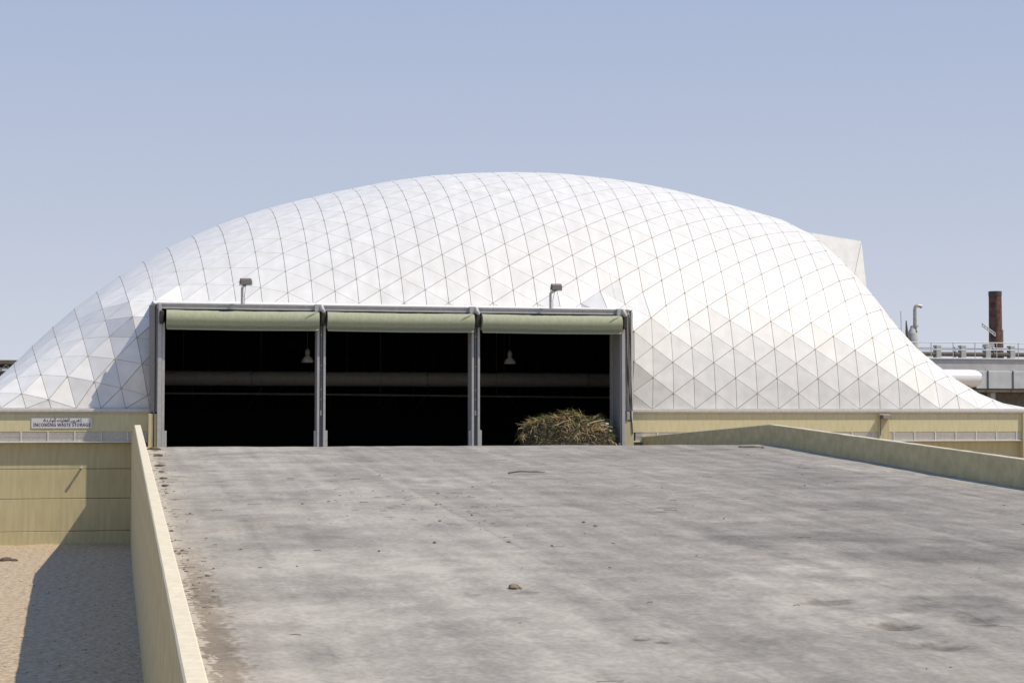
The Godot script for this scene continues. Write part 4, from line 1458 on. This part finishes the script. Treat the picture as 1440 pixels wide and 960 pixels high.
	g.tube([Vector3(-5, 0, 0), Vector3(1.1, 0, 0), Vector3(1.6, 0, 0), Vector3(1.95, 0, 0), Vector3(2.12, 0, 0), Vector3(2.18, 0, 0)], [0.85, 0.85, 0.8, 0.62, 0.35, 0.02], 28)
	obj("shell", g, mats.tank_white, tk)
	for x2 in [-3.0, 0.5]:
		g = Geo.new()
		g.box(Vector3(x2 - 0.2, -10.45, -0.6), Vector3(x2 + 0.2, -0.7, 0.6), 0.03)
		obj("saddle", g, mats.plant_grey, tk)
	# shed far off to the left
	var sh := thing("far_shed", "grey open-sided shed roof showing behind the left end of the dome", "shed", Vector3(-22, 0, -160))
	g = Geo.new()
	g.box(Vector3(-18, 11.62, -18), Vector3(14.5, 11.98, 0), 0.04)
	obj("roof", g, mats.plant_brown, sh)
	g = Geo.new()
	g.box(Vector3(-18, 10.1, -2.2), Vector3(14.3, 11.0, -2), 0.02)
	obj("wall_band", g, mats.steel_dark, sh)
	for y in [11.25, 11.0]:
		g = Geo.new()
		g.tube([Vector3(-18, y, -0.3), Vector3(14.4, y, -0.3)], 0.06, 8)
		obj("purlin", g, mats.rail_grey, sh)
	for k in 14:
		g = Geo.new()
		var x3 := -17.0 + k * 2.4
		g.tube([Vector3(x3, 11.6, -0.6), Vector3(x3 + 1.2, 10.3, -0.6), Vector3(x3 + 2.4, 11.6, -0.6)], 0.07, 6)
		obj("truss_bar", g, mats.rail_grey, sh)
	for k in 4:
		g = Geo.new()
		g.box(Vector3(-17.5 + k * 10.3, -0.3, -1.2), Vector3(-17.1 + k * 10.3, 11.6, -0.8), 0.02)
		obj("column", g, mats.plant_grey, sh)
	g = Geo.new()
	g.box(Vector3(-18, -0.3, -17.8), Vector3(14.3, 10.1, -2.3), 0.02)
	obj("wall", g, mats.plant_grey, sh)

# ----------------------------------------------------------------
func _ready() -> void:
	var cam := Camera3D.new()
	cam.name = "camera"
	cam.fov = 22.62
	cam.far = 6000.0
	cam.near = 0.1
	cam.position = EYE
	cam.rotation_degrees = Vector3(2.505, -12.895, 0)
	add_child(cam)
	var sky_m := ProceduralSkyMaterial.new()
	sky_m.sky_top_color = Color(0.205, 0.325, 0.595).linear_to_srgb()
	sky_m.sky_horizon_color = Color(0.655, 0.685, 0.755).linear_to_srgb()
	sky_m.sky_curve = 0.2
	sky_m.ground_horizon_color = Color(0.62, 0.62, 0.62).linear_to_srgb()
	sky_m.ground_bottom_color = Color(0.3, 0.26, 0.2).linear_to_srgb()
	sky_m.sun_angle_max = 1.0
	var sky := Sky.new()
	sky.sky_material = sky_m
	var env := Environment.new()
	env.background_mode = Environment.BG_SKY
	env.sky = sky
	env.tonemap_mode = Environment.TONE_MAPPER_LINEAR
	env.tonemap_exposure = 1.0
	env.sdfgi_enabled = true
	env.ssao_enabled = true
	env.ssil_enabled = true
	var we := WorldEnvironment.new()
	we.name = "world"
	we.environment = env
	add_child(we)
	var sun := DirectionalLight3D.new()
	sun.name = "sun"
	sun.light_energy = 1.45
	sun.light_color = Color(1.0, 0.945, 0.865)
	sun.light_angular_distance = 0.5
	sun.shadow_enabled = true
	add_child(sun)
	sun.look_at_from_position(Vector3.ZERO, Vector3(-0.645, -1.0, -0.33), Vector3.UP)

	rng.seed = 20240611
	make_materials()
	build_ground()
	build_ramp()
	build_parapets()
	build_dome()
	build_base_walls()
	build_doors()
	build_hall()
	build_plant()
	build_heap()
	build_litter()
